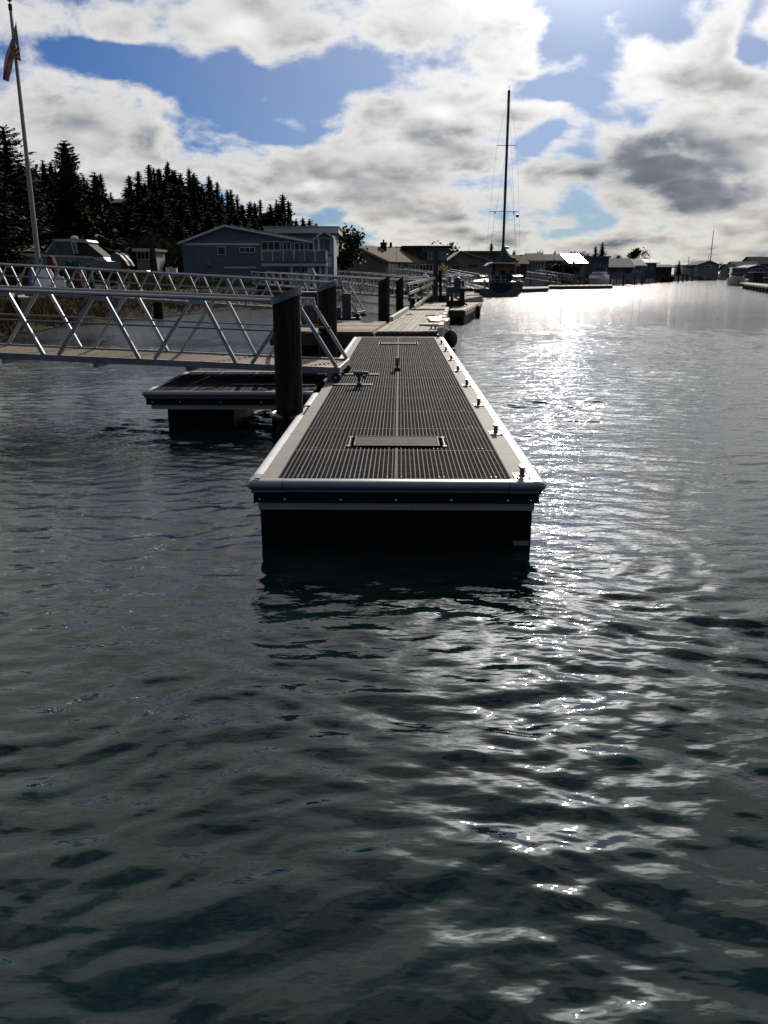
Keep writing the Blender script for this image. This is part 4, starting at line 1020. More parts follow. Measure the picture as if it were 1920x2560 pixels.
# ------------------------------------------------------------------ pilings
def piling(label, x, y, r_, zl, zh, cap=True, group=None, m='creosote', name='piling', capm='pile_cap', z0=-1.2):
    t = thing(name, label, 'piling', (x, y, z0), group=group)
    rnd_ = random.Random(int(x * 10 + y)); n = 20; rows = []; zs = [z0, 0, .5, 1.0, 1.5]; zs = [z for z in zs if z < zl - .2] + [None]
    ph = [rnd_.uniform(-.02, .02) for _ in range(n)]
    for z in zs:
        rows.append([(x + (r_ * (1 + ph[i % n])) * math.cos(2 * math.pi * i / n), y + r_ * (1 + ph[i % n]) * math.sin(2 * math.pi * i / n),
                      z if z is not None else zl + (zh - zl) * (.5 + .5 * math.cos(2 * math.pi * i / n))) for i in range(n + 1)])
    mb = MB().sheet(rows); mb.add(rows[-1][:n], [tuple(range(n))]); mb.build('post', m, t, smooth=True)
    if cap:
        c = MB(); q = r_ * 1.14; lo = []; hi = []
        for i in range(n + 1):
            a = 2 * math.pi * i / n; zz = zl + (zh - zl) * (.5 + .5 * math.cos(a))
            lo.append((x + q * math.cos(a), y + q * math.sin(a), zz - .075)); hi.append((x + q * math.cos(a), y + q * math.sin(a), zz + .018))
        c.sheet([lo, hi]); c.add(hi[:n], [tuple(range(n))]); c.build('metal_cap', capm, t)
    return t
c = PD(721, 1043, 10.32)
piling('near dark timber piling with slanted metal cap held in the hoop of the metal dock', c.x + .02, 10.32, .168, 1.96, 2.10)
c = PD(821, 760, 15.75)
piling('second dark timber piling with slanted metal cap behind the near gangway end', c.x - .02, 15.75, .172, 2.0, 2.14)
c = PD(960, 750, 31.5)
piling('thick uncapped dark piling at the corner of the brown landing float', c.x, 31.5, .215, 2.0, 2.2, cap=False)
c = PD(999, 750, 38.5)
piling('thinner uncapped dark piling left of the plank dock curb', c.x, 38.5, .17, 1.95, 2.18, cap=False)
c = PD(1031, 750, 50.5); piling('left of the two slanted dark pilings behind the leaning timber rail', c.x, 50.5, .17, 1.35, 1.75, cap=False)
c = PD(1049, 750, 52); piling('right of the two slanted dark pilings behind the leaning timber rail', c.x, 52, .17, 1.5, 1.9, cap=False)
c = PD(396, 780, 46); piling('dark piling standing in the water under the second gangway', c.x, 46, .26, 1.2, 1.2, cap=False)
for i, (px_, yt_, D_, lab) in enumerate(((1063, 693, 62, 'grey piling with pale cone cap left of the tall hoist post'), (1122, 693, 68, 'grey piling with pale cone cap just right of the plumed post'), (1143, 690, 64, 'grey piling with pale cone cap directly behind the work table'))):
    c = PD(px_, yt_, D_); t = thing('capped_piling', lab, 'piling', (c.x, D_, -1), group='pilings with pale cone caps')
    MB().tube((c.x, D_, -1), (c.x, D_, c.z), .22, n=12).build('post', 'pile_cap', t, smooth=True)
    MB().tube((c.x, D_, c.z + .001), (c.x, D_, c.z + .32), .30, .02, n=12).build('cone_cap', 'white_plastic', t)

# ------------------------------------------------------------------ gangways
def gangway(label, P0, P1, width, nper, H=1.05, chord=.10, rail=.034, deckm='gang_deck', wheels=True, lite=False, name='gangway'):
    """P0 lower end on the float (near side corner), P1 shore end; z of the bottom chord underside"""
    P0, P1 = Vector(P0), Vector(P1); ex = (P1 - P0); Lg = ex.length; ex.normalize()
    ey = Vector((0, 0, 1)).cross(ex); ey.normalize()
    if ey.y < 0: ey = -ey
    ez = ex.cross(ey); ez = ez if ez.z > 0 else -ez
    T = Matrix((( ex.x, ey.x, ez.x, P0.x), (ex.y, ey.y, ez.y, P0.y), (ex.z, ey.z, ez.z, P0.z), (0, 0, 0, 1)))
    t = thing(name, label, 'gangway', tuple(P0))
    per = (Lg - .7) / nper; d = chord
    diag = {}
    for s, y in ((0, 0), (1, width)):
        MB(T).bb(0, Lg, y - d * .3, y + d * .3, 0, d).build('bottom_chord', 'aluminium_dull', t)
        MB(T).tube((.60, y, H + .0), (Lg, y, H), rail, n=10).build('top_rail', 'aluminium', t, smooth=True)
        MB(T).tube((.30 if not lite else .4, y + (.05 if s == 0 else -.05), .62), (Lg, y + (.05 if s == 0 else -.05), .62), .017, n=6).build('mid_rail', 'aluminium_dull', t, smooth=True)
        w = .058
        MB(T).bar((.02, y, d), (.66, y, H - .02), w, .045, (0, 1, 0)).build('end_post', 'aluminium', t)
        MB(T).bb(.58, .80, y - .027, y + .027, H - .10, H - .034).build('gusset', 'aluminium', t)
        for k in range(nper):
            x0 = .72 + per * k
            # from the top node down to the bottom node and up again
            a = MB(T).bar((x0 + .02, y, H - .02), (x0 + per * .5 - .13, y, d), w, .045, (0, 1, 0)); a.build('diagonal', 'aluminium', t)
            b__ = MB(T).bar((x0 + per * .5 + .13, y, d), (x0 + per - .14, y, H - .02), w, .045, (0, 1, 0)); b__.build('diagonal', 'aluminium', t)
            if not lite: MB(T).bb(x0 + per - .16, x0 + per + .06, y - .024, y + .024, H - .09, H - .03).build('gusset', 'aluminium', t)
    # deck: sections with pressed ribs
    nsec = max(2, int(Lg / 2)) if not lite else 2
    for k in range(nsec):
        a, b_ = .02 + (Lg - .02) * k / nsec, (Lg - .02) * (k + 1) / nsec
        m = MB(T).bb(a, b_, .034, width - .034, d * .45, d * .62)
        if not lite:
            q = a + .03
            while q < b_ - .02 and q < 8.5: m.bb(q - .007, q + .007, .06, width - .06, d * .62, d * .62 + .013); q += .055
        m.build('deck_section', 'deck_dull' if lite else deckm, t)
    if not lite:
        for k in range(int(Lg / 1.52) + 1):
            xx = .9 + 1.52 * k
            if xx < Lg: MB(T).bb(xx - .03, xx + .03, -.02, width + .02, -.075, -.002).build('cross_member', 'aluminium_dull', t)
        MB(T).bb(-.035, -.002, -.02, width + .02, .01, d).build('end_lip', 'aluminium', t)
    if wheels:
        for y in (.0, width - .02):
            MB(T).bb(.0, .16, y - .035, y + .035, -.10, -.003).build('wheel_bracket', 'aluminium_dull', t)
            w = MB(T).tube((.02, y - .075, -.055), (.02, y - .040, -.055), .075, n=18).tube((.02, y + .04, -.055), (.02, y + .10, -.055), .075, n=18).build('wheel', 'rubber', t, smooth=True)
            MB(T).tube((.02, y - .085, -.055), (.02, y + .11, -.055), .022, n=10).build('axle', 'aluminium', w, smooth=True)
    return t
g0 = P(834, 950, DZ + .13)
gangway('near aluminium truss gangway landing on the metal dock beside the first piling', (g0.x + .02, 13.25, DZ + .135), (-20.3, 14.6, DZ + .135 + 19.6 * .036), 1.42, 12, H=1.08)
g0 = PD(893, 790, 30.6)
gangway('second aluminium truss gangway ending on the brown landing float', (g0.x, 30.6, .86), (-17.3, 33.6, .86 + 16.2 * .052), 1.3, 11, H=1.05)
g0 = PD(1024, 745, 48)
gangway('third gangway crossing behind the thick pilings in front of the blue house', (g0.x, 48, .90), tuple(place(628, 71, 1.45)), 1.3, 16, H=1.0, lite=True)
g0 = PD(1082, 742, 58)
gangway('fourth gangway crossing behind the tall hoist post', (g0.x, 58, .90), tuple(place(800, 88, 1.7)), 1.3, 13, H=1.0, lite=True)
g0 = PD(1150, 722, 78)
gangway('fifth gangway in front of the beige house beside the capped pilings', (g0.x, 78, .95), tuple(place(985, 102, 1.8)), 1.3, 9, H=1.1, lite=True)
g0 = PD(1186, 727, 76)
gangway('short gangway ending just left of the sailboat stern', (g0.x, 76, .95), tuple(place(1095, 112, 1.8)), 1.3, 8, H=1.15, lite=True)
g0 = PD(1442, 700, 150)
gangway('long faint gangway between the sailboat and the motor cruiser', (g0.x, 150, 1.0), tuple(place(1345, 148, 1.9)), 1.3, 6, H=1.1, lite=True)
g0 = PD(1395, 704, 138)
gangway('low gangway right beside the sailboat bow below the pale house', (g0.x, 138, .9), tuple(place(1312, 140, 1.6)), 1.3, 5, H=1.1, lite=True)

# ------------------------------------------------------------------ timber docks
def plank_dock(label, name, a, b_, c, d, z, brd, mtop, seg=3.2, th=.04, skirt=.26, mside='wood_dark', along=True, rnd=random.Random(8), curb=None):
    """a near left, b_ near right, c far right, d far left (xy)"""
    a, b_, c, d = [Vector((*q, z)) for q in (a, b_, c, d)]
    t = thing(name, label, 'dock', tuple((a + b_ + c + d) / 4 - Vector((0, 0, z))))
    if along:
        W_ = (b_ - a).length; n = max(3, int(W_ / brd)); Lg = (d - a).length; ns = max(1, round(Lg / seg))
        for i in range(n):
            f0, f1 = (i + .04) / n, (i + .96) / n
            for k in range(ns):
                g0_, g1_ = (k + .004) / ns, (k + .994) / ns; j = rnd.uniform(-.006, .006)
                q = [a.lerp(b_, f).lerp(d.lerp(c, f), g) + Vector((0, 0, j)) for f, g in ((f0, g0_), (f1, g0_), (f1, g1_), (f0, g1_))]
                MB().prism([p - Vector((0, 0, th)) for p in q], (0, 0, th)).build('plank', mtop, t)
    else:
        Lg = (d - a).length; n = max(3, int(Lg / brd))
        for i in range(n):
            g0_, g1_ = (i + .04) / n, (i + .96) / n; j = rnd.uniform(-.006, .006)
            q = [a.lerp(d, g0_), b_.lerp(c, g0_), b_.lerp(c, g1_), a.lerp(d, g1_)]
            MB().prism([p + Vector((0, 0, j - th)) for p in q], (0, 0, th)).build('plank', mtop, t)
    zz = Vector((0, 0, z))
    for p, q, nm in ((a, b_, 'front_skirt'), (b_, c, 'side_skirt'), (d, a, 'side_skirt'), (c, d, 'back_skirt')):
        dn = Vector((0, 0, th + .004 + skirt / 2)); MB().bar(p - dn, q - dn, .07, skirt).build(nm, mside, t)
    cen = (a + b_ + c + d) / 4
    fl = [cen + (p - cen) * .93 for p in (a, b_, c, d)]
    MB().prism([(p.x, p.y, -.4) for p in fl], (0, 0, z - th - skirt * .6 + .4)).build('float_body', 'hdpe_black', t)
    return t
WZ = .72
wa, wb, wc, wd = P(941, 828, WZ), P(1101, 828, WZ), P(1119, 776, WZ), P(1019, 776, WZ)
wdk = plank_dock('weathered grey plank dock beyond the far end of the metal dock', 'plank_dock', wa[:2], wb[:2], wc[:2], wd[:2], WZ, .15, 'old_wood', 3.4)
# curbs and side rail of the plank dock
def curb(par, p, q, w=.10, h=.10, z=WZ, m='wood_pale', name='curb'):
    MB().bar((p[0], p[1], z + .02 + h / 2), (q[0], q[1], z + .02 + h / 2), w, h).build(name, m, par)
p_ = Vector(wa[:2]).lerp(Vector(wd[:2]), .36); curb(wdk, p_, wd[:2], .14, .13)
e = Vector(wb[:2]); f_ = Vector(wc[:2])
for k in range(6):
    curb(wdk, e.lerp(f_, .02 + k / 6.2), e.lerp(f_, (k + .86) / 6.2), .14, .10, WZ + .04)
    q = e.lerp(f_, (k + .93) / 6.2); MB().bb(q.x - .08, q.x + .08, q.y - .1, q.y + .1, WZ, WZ + .06).build('curb_block', 'wood_dark', wdk)
MB().bar((e.x, e.y - .05, WZ - .45), (e.x, e.y - .05, WZ + .12), .16, .12, (0, 1, 0)).build('corner_post', 'wood_pale', wdk)
def dock_cleat(par, x, y, z, s=1.0, m='cleat_metal'):
    MB().bb(x - .10 * s, x + .10 * s, y - .03, y + .03, z, z + .02).tube((x - .05 * s, y, z + .02), (x - .05 * s, y, z + .07 * s), .02 * s, n=6).tube((x + .05 * s, y, z + .02), (x + .05 * s, y, z + .07 * s), .02 * s, n=6).tube((x - .18 * s, y, z + .08 * s), (x + .18 * s, y, z + .08 * s), .022 * s, n=6).build('cleat', m, par)
c = P(1083, 824, WZ); dock_cleat(wdk, c.x, c.y, WZ + .012, 1.2)
# brown landing to the left
la, lb, lc, ld = P(845, 828, WZ - .02), P(937, 829, WZ - .02), P(970, 804, WZ - .02), P(899, 804, WZ - .02)
la = Vector((-3.2, lb.y, 0)); ld = Vector((-3.2, lc.y, 0))
plank_dock('brown plank landing float beside the plank dock with the second gangway on it', 'landing_float', (la.x, la.y), (lb.x - .06, lb.y), (lc.x - .06, lc.y), (ld.x, ld.y), WZ - .02, .19, 'brown_wood', skirt=.34, along=False, mside='wood_brown_side')
# dock continuing beyond
qa, qb, qc, qd = P(1028, 773, WZ), P(1116, 773, WZ), P(1118, 757, WZ), P(1050, 757, WZ)
pd2 = plank_dock('second length of plank dock with the hoist post at its end', 'plank_dock', (qa.x, qa.y + .4), (qb.x, qb.y + .4), qc[:2], qd[:2], WZ, .2, 'old_wood', 4.5)
sa, sb = P(1122, 775, .64), P(1160, 775, .64); sc_, sd_ = P(1203, 756, .64), P(1150, 756, .64)
sd2 = plank_dock('side float with pale notched edge boards carrying the work table', 'side_float', sa[:2], sb[:2], sc_[:2], sd_[:2], .64, .2, 'old_wood', 3.5, skirt=.30, mside='wood_dark')
a, b_ = Vector(sb), Vector(sc_)
for k in range(9):
    p, q = a.lerp(b_, k / 9), a.lerp(b_, (k + .8) / 9); MB().bar((p.x + .06, p.y, .50), (q.x + .06, q.y, .50), .05, .22).build('edge_board', 'wood_pale', sd2)
c = a.lerp(b_, .52)
t = thing('tyre_fender', 'dark tyre fender hanging on the pale edge of the side float', 'fender', (c.x + .25, c.y, .1))
m = MB(); rg = [(c.x + .22, c.y + .28 * math.cos(k * .524), .32 + .28 * math.sin(k * .524)) for k in range(13)]; m.sweep(rg, .10, 8).build('tyre', 'rubber', t, smooth=True)
MB().tube((c.x + .16, c.y, .6), (c.x + .1, c.y, .72), .015, n=5).build('rope', 'rope', t)
sa, sb, sc_, sd_ = P(1066, 748, .66), P(1172, 748, .66), P(1206, 739, .66), P(1100, 739, .66)
d3 = plank_dock('third timber float stretching towards the sailboat stern', 'plank_dock', sa[:2], P(1130, 752, .66)[:2], sc_[:2], sd_[:2], .66, .3, 'old_wood', 6, skirt=.45, mside='wood_grey_side')
sa, sb, sc_, sd_ = P(1166, 737, .66), P(1195, 737, .66), P(1200, 732, .66), P(1166, 732, .66)
plank_dock('small pale timber float beside the sailboat stern', 'plank_dock', sa[:2], sb[:2], sc_[:2], sd_[:2], .66, .4, 'old_wood', 8, skirt=.45, mside='wood_dark')
sa, sb, sc_, sd_ = P(1300, 722, .5), P(1370, 720, .5), P(1372, 716, .5), P(1300, 717, .5)
plank_dock('low dark float right of the sailboat hull', 'plank_dock', sa[:2], sb[:2], sc_[:2], sd_[:2], .5, .8, 'old_wood', 12, skirt=.35)
sa, sb, sc_, sd_ = P(1370, 715.5, .5), P(1530, 714, .5), P(1532, 711.5, .5), P(1372, 712, .5)
plank_dock('long low float behind the covered dinghy and the motor cruiser', 'plank_dock', sa[:2], sb[:2], sc_[:2], sd_[:2], .5, 1.2, 'old_wood', 12, skirt=.35)
sa, sb, sc_, sd_ = P(1858, 709, .8), P(1960, 721, .8), P(1990, 716, .8), P(1864, 705.5, .8)
rd = plank_dock('timber pier on reddish posts at the right edge of the photo', 'pier', sa[:2], sb[:2], sc_[:2], sd_[:2], .8, 1.0, 'old_wood', 10, skirt=.2)
a, b_ = Vector(sa), Vector(sb)
for k in range(12):
    p = a.lerp(b_, (k + .3) / 12); MB().bb(p.x - .16, p.x + .16, p.y - .35, p.y - .05, -.5, .76).build('pier_post', 'wall_brown', rd)

# mooring piles along the far row
for i, (px_, y0_, y1_, D_) in enumerate(((1408, 668, 712, 150), (1452, 690, 712, 152), (1527, 690, 710, 165), (1560, 686, 710, 176), (1588, 684, 709, 188), (1606, 688, 708, 195), (1697, 686, 703, 250), (1708, 687, 702, 262), (1718, 688, 702, 270), (1732, 690, 701, 290), (1751, 688, 700, 300))):
    c = PD(px_, y0_, D_); w = .17 if D_ < 200 else .26
    MB_ = MB().tube((c.x, D_, -.5), (c.x, D_, c.z), w, n=8)
    tag(MB_.build('mooring_pile', 'wood_dark'), ['dark mooring pile rising beside the round hedge', 'short mooring pile left of the motor cruiser', 'mooring pile just right of the motor cruiser', 'slim dark mooring pile under the patched roof house', 'tall dark mooring pile under the long pale roof', 'mooring pile left of the maroon boat',
        'mooring pile below the small pointed conifer', 'mooring pile right of the small pointed conifer', 'mooring pile left of the white fronted house', 'mooring pile below the white fronted house', 'mooring pile left of the white open boats'][i], 'mooring pile', 'mooring piles along the far row')

# ------------------------------------------------------------------ things on the docks
def drill(label, px, py, rz, body, face=1):
    c = P(px, py, DZ + .002); t = thing('cordless_drill', label, 'drill', (c.x, c.y, DZ - .001), rz)
    b = lambda nm, m, mt, sm=False: m.build(nm, mt, t, world=False, smooth=sm)
    b('battery', MB().bb(-.038, .038, -.055, .055, .002, .042), 'drill_black')
    b('battery_top', MB().bb(-.033, .033, -.045, .045, .0425, .066), 'drill_yellow')
    b('handle', MB().bar((0, .0, .067), (-.012, -.0, .17), .034, .042, (0, 1, 0)), 'drill_black')
    b('handle_side', MB().bar((-.002, 0, .12), (-.012, 0, .18), .038, .034, (0, 1, 0)), body)
    b('motor_housing', MB().tube((-.075, 0, .205), (.055, 0, .205), .036, .033, n=14).tube((-.088, 0, .205), (-.0755, 0, .205), .028, .035, n=14), body, True)
    b('gearbox', MB().tube((.0555, 0, .205), (.105, 0, .205), .031, .026, n=14), 'drill_grey', True)
    b('chuck', MB().tube((.1055, 0, .205), (.150, 0, .205), .024, .016, n=12), 'drill_black', True)
    b('bit', MB().tube((.1505, 0, .205), (.21, 0, .205), .005, n=6), 'bolt_steel')
    b('trigger', MB().bb(.012, .030, -.010, .010, .145, .172), 'drill_black')
    if face > 1: b('side_grip', MB().bb(.05, .10, -.02, .02, .115, .172), 'drill_grey')
drill('grey and yellow cordless drill standing near the gangway wheels', 898, 966, 0.10, 'drill_grey', 2)
drill('yellow cordless drill standing alone on the centre line of the grating', 993, 926, 1.75, 'drill_yellow')
c = P(772, 812, WZ)
t = thing('steel_cabinet', 'dark steel cabinet with a rusty edge between the two capped pilings', 'cabinet', (c.x, 27.2, WZ - .02))
xa, xb = PD(752, 760, 27.2).x, PD(786, 760, 27.2).x
MB().bb(xa, xb, 27.2, 27.8, WZ - .02 + .02, 1.69).build('body', 'cabinet', t)
MB().bb(xb + .001, xb + .1, 27.22, 27.78, WZ, 1.66).build('rusty_edge', 'rust', t)
MB().bb(xa - .02, xb + .12, 27.18, 27.82, 1.692, 1.72).build('lid', 'aluminium_dull', t)
c = P(775, 826, WZ)
t = thing('coiled_hose', 'red hose coiled on the brown landing at the foot of the cabinet', 'hose', (c.x, 25.9, WZ - .02))
m = MB()
for k in range(4): m.sweep([(c.x + (.34 - .06 * k) * math.cos(j * .524), 25.9 + (.3 - .06 * k) * math.sin(j * .524), WZ + .01 + .03 * (k % 2)) for j in range(13)], .022, 6)
m.build('hose_loop', 'red_plastic', t, smooth=True)
# hydraulic lift beside the second gangway
x0 = PD(868, 790, 30.2).x
t = thing('lift_unit', 'dark boxy lift machine with curved arm beside the end of the second gangway', 'machine', (x0, 30.0, WZ - .02))
MB().bb(x0 - .15, x0 + .16, 29.7, 30.1, WZ, 1.62).build('tank', 'cabinet', t)
MB().bb(x0 - .55, x0 - .2, 29.7, 30.1, WZ, 1.15).build('pump_box', 'cabinet', t)
MB().sweep([(x0 - .1, 29.95, 1.62), (x0 - .18, 29.95, 1.95), (x0 - .32, 29.95, 2.12), (x0 - .5, 29.95, 2.16)], .035, 7).build('curved_arm', 'aluminium_dull', t, smooth=True)
MB().tube((x0 + .2, 29.75, 1.5), (x0 + .42, 29.9, WZ + .05), .02, n=6).tube((x0 + .25, 29.7, 1.2), (x0 + .35, 29.7, WZ + .1), .03, n=6).build('hydraulic_line', 'aluminium', t)
MB().bb(x0 - .6, x0 + .5, 29.6, 30.2, WZ - .01, WZ + .07).build('base_frame', 'rubber', t)
MB().tube((x0 + .38, 29.6, WZ + .14), (x0 + .38, 29.75, WZ + .14), .09, n=14).build('roller', 'rubber', t, smooth=True)
# leaning timber rail
a, b_ = P(1030, 772, WZ), P(1086, 754, WZ)
t = thing('timber_railing', 'leaning grey timber railing before the tall hoist post', 'railing', tuple(a))
MB().bar((a.x, a.y, .74), (a.x - .25, a.y, 1.85), .10, .08, (0, 1, 0)).build('post', 'wood_grey_side', t)
c = a.lerp(b_, .4); MB().bar((c.x, c.y, .74), (c.x - .1, c.y, 1.8), .08, .07, (0, 1, 0)).build('post', 'wood_grey_side', t)
MB().bar((a.x - .22, a.y - .08, 1.82), (b_.x, b_.y, 2.05), .05, .12).build('rail', 'wood_pale', t)
MB().bar((a.x - .15, a.y - .08, 1.40), (b_.x - .1, b_.y, 1.75), .05, .13).build('rail', 'wood_pale', t)
MB().bar((a.x + .1, a.y - .1, .80), (b_.x - .2, b_.y, 1.15), .05, .16).build('rail', 'wood_pale', t)
# T shaped hoist post
x0 = PD(1089, 700, 50.2).x
t = thing('hoist_post', 'tall dark timber post with a T shaped top beam on the plank dock', 'post', (x0, 50.2, WZ))
MB().bar((x0, 50.2, WZ + .003), (x0, 50.2, PD(1089, 629, 50.2).z), .28, .26, (0, 1, 0)).build('upright', 'post_blue', t)
MB().bb(PD(1056, 625, 50.2).x, PD(1122, 625, 50.2).x, 50.05, 50.33, PD(1089, 628.8, 50.2).z, PD(1089, 620.5, 50.2).z).build('top_beam', 'post_blue', t)
MB().bar((x0 + .32, 50.3, WZ), (x0 + .26, 50.3, 2.45), .16, .14, (0, 1, 0)).build('side_post', 'creosote', t)
MB().bb(x0 - .9, x0 + .8, 50.6, 50.9, WZ - .02, WZ + .35).build('base_block', 'wood_dark', t)
for k in range(3): MB().sweep([(x0 - .28 - .1 * k, 50.0, 2.0), (x0 - .36 - .08 * k, 49.95, 1.4), (x0 - .25 - .1 * k, 49.95, 1.0)], .025, 5).build('hanging_line', 'rope', t)
c = PD(1100, 690, 50.4)
t = thing('plumed_plant', 'dry pale plume of spiky leaves beside the tall hoist post', 'plant', (c.x, 50.4, 2.2)); rnd = random.Random(6); m = MB()
for k in range(46):
    a_ = rnd.uniform(-.35, 1.25); l_ = rnd.uniform(.35, .8); q = Vector((math.sin(a_), rnd.uniform(-.3, .3), math.cos(a_))) * l_; s_ = Vector((c.x, 50.4, 2.2)); w_ = Vector((.035, 0, -.015))
    m.add([s_ - w_, s_ + w_, s_ + q * .8 + w_ * .8, s_ + q, s_ + q * .8 - w_ * .8], [(0, 1, 2, 3, 4)])
m.build('leaf_spray', 'pale_plume', t, fixn=False)
MB().tube((c.x, 50.45, 2.46 - .25), (c.x, 50.45, 1.9), .12, n=8).build('stalk', 'bark', t)
# work table on the side float
x0, x1 = PD(1117, 720, 44.6).x, PD(1151, 720, 44.6).x
t = thing('work_table', 'dark raised timber work table with crossed legs on the side float', 'table', ((x0 + x1) / 2, 44.8, .64))
MB().bb(x0, x1, 44.4, 45.2, PD(0, 733, 44.6).z, PD(0, 717, 44.6).z).build('top_box', 'post_blue', t)
for px_ in (1119, 1129, 1151, 1157):
    x = PD(px_, 750, 44.6).x; MB().bb(x - .07, x + .07, 44.35, 44.48, .66, PD(0, 733, 44.6).z + (.25 if px_ > 1140 else -.004)).build('leg', 'wood_dark', t)
MB().bar((PD(1136, 742, 44.3).x, 44.2, PD(0, 742, 44.3).z), (PD(1167, 770, 44.3).x, 44.2, .72), .09, .09, (0, 1, 0)).build('brace', 'wood_dark', t)
MB().bb(x0 + .02, x1 + .15, 44.34, 45.0, .66, .95).build('lower_shelf', 'wood_dark', t)
t = thing('engine_cover', 'dark blue covered outboard bundle standing on the work table', 'cover', (PD(1143, 715, 44.8).x, 44.8, PD(0, 717, 44.6).z))
c = PD(1143, 717, 44.8); zz = PD(0, 717, 44.6).z + .004
MB().lathe((c.x, 44.8, zz), [(.19, 0), (.21, .25), (.17, .42), (.06, .50)], 12).build('cover', 'blue_dark', t, smooth=True)
MB().bb(c.x + .22, c.x + .34, 44.7, 44.9, zz, zz + .3).build('tiller', 'rubber', t)
# rag, blue board, driftwood pieces on the plank dock
c = P(1097, 800, WZ + .02); m = MB(); rnd = random.Random(9); rows = []
for i in range(7): rows.append([(c.x - .35 + i * .11 + rnd.uniform(-.02, .02), c.y - 1.0 + j * .35, WZ + .03 + rnd.uniform(0, .09)) for j in range(7)])
o = m.sheet(rows).build('crumpled_sheet', 'gelcoat_dull'); tag(o, 'crumpled white sheet lying near the right edge of the plank dock', 'sheet')
c = P(1083, 814, WZ); o = MB().bb(c.x - .42, c.x + .36, c.y - .06, c.y + .22, WZ + .008, WZ + .05).build('blue_board', 'blue_dark'); tag(o, 'flat dark blue board lying across the near end of the plank dock', 'board')
c = P(1092, 790, WZ); o = MB().sweep([(c.x - .45, c.y - .5, WZ + .03), (c.x - .1, c.y - .2, WZ + .04), (c.x + .2, c.y - .5, WZ + .03), (c.x + .35, c.y + .6, WZ + .03)], .022, 6).build('rope_length', 'brown_wood'); tag(o, 'loose brown rope on the plank dock behind the white sheet', 'rope')
c = P(1014, 787, WZ); o = MB().sweep([(c.x, c.y - .6, WZ + .03), (c.x + .25, c.y, WZ + .03), (c.x + .2, c.y + .9, WZ + .03)], .025, 6).build('white_line', 'rope'); tag(o, 'pale line lying inside the left curb of the plank dock', 'rope')
# reddish buoy fender
c = PD(1128, 828, 26.6)
t = thing('buoy_fender', 'rusty red round buoy hanging against the right side of the plank dock', 'buoy', (c.x, 26.6, .05))
MB().lathe((c.x, 26.6, .27), [(.03, -.26), (.12, -.22), (.19, -.10), (.21, .03), (.18, .18), (.10, .27), (.04, .31)], 16).build('buoy_body', 'buoy', t, smooth=True)
MB().tube((c.x, 26.6, .575), (c.x - .18, 26.4, .8), .018, n=5).build('rope', 'rope', t)
# ------------------------------------------------------------------ flagpole and flag
fb = place(104, 50, LANDZ); ftop = PD(41.5, 26, 50)
t = thing('flagpole', 'tall weathered grey flagpole with a ball finial at the left', 'flagpole', fb)
MB().tube(fb, (fb[0], 50, ftop.z), .155, .075, n=16).build('pole', 'pole_grey', t, smooth=True)
MB().tube((fb[0], 50, ftop.z + .002), (fb[0], 50, ftop.z + .30), .10, .10, n=10).build('truck', 'brick_red', t)
MB().tube((fb[0], 50, ftop.z + .302), (fb[0], 50, ftop.z + .42), .03, .03, n=6).build('spindle', 'white_plastic', t)
MB().lathe((fb[0], 50, ftop.z + .54), [(.01, -.14), (.10, -.10), (.14, 0), (.10, .10), (.01, .14)], 14).build('ball_finial', 'gelcoat_dull', t, smooth=True)
MB().tube((fb[0] + .17, 49.9, fb[2] + 1.5), (fb[0] + .11, 49.95, ftop.z), .008, n=4).build('halyard', 'rope', t)
MB().bb(fb[0] + .15, fb[0] + .22, 49.88, 50.0, fb[2] + 1.6, fb[2] + 1.9).build('halyard_cleat', 'cleat_metal', t)
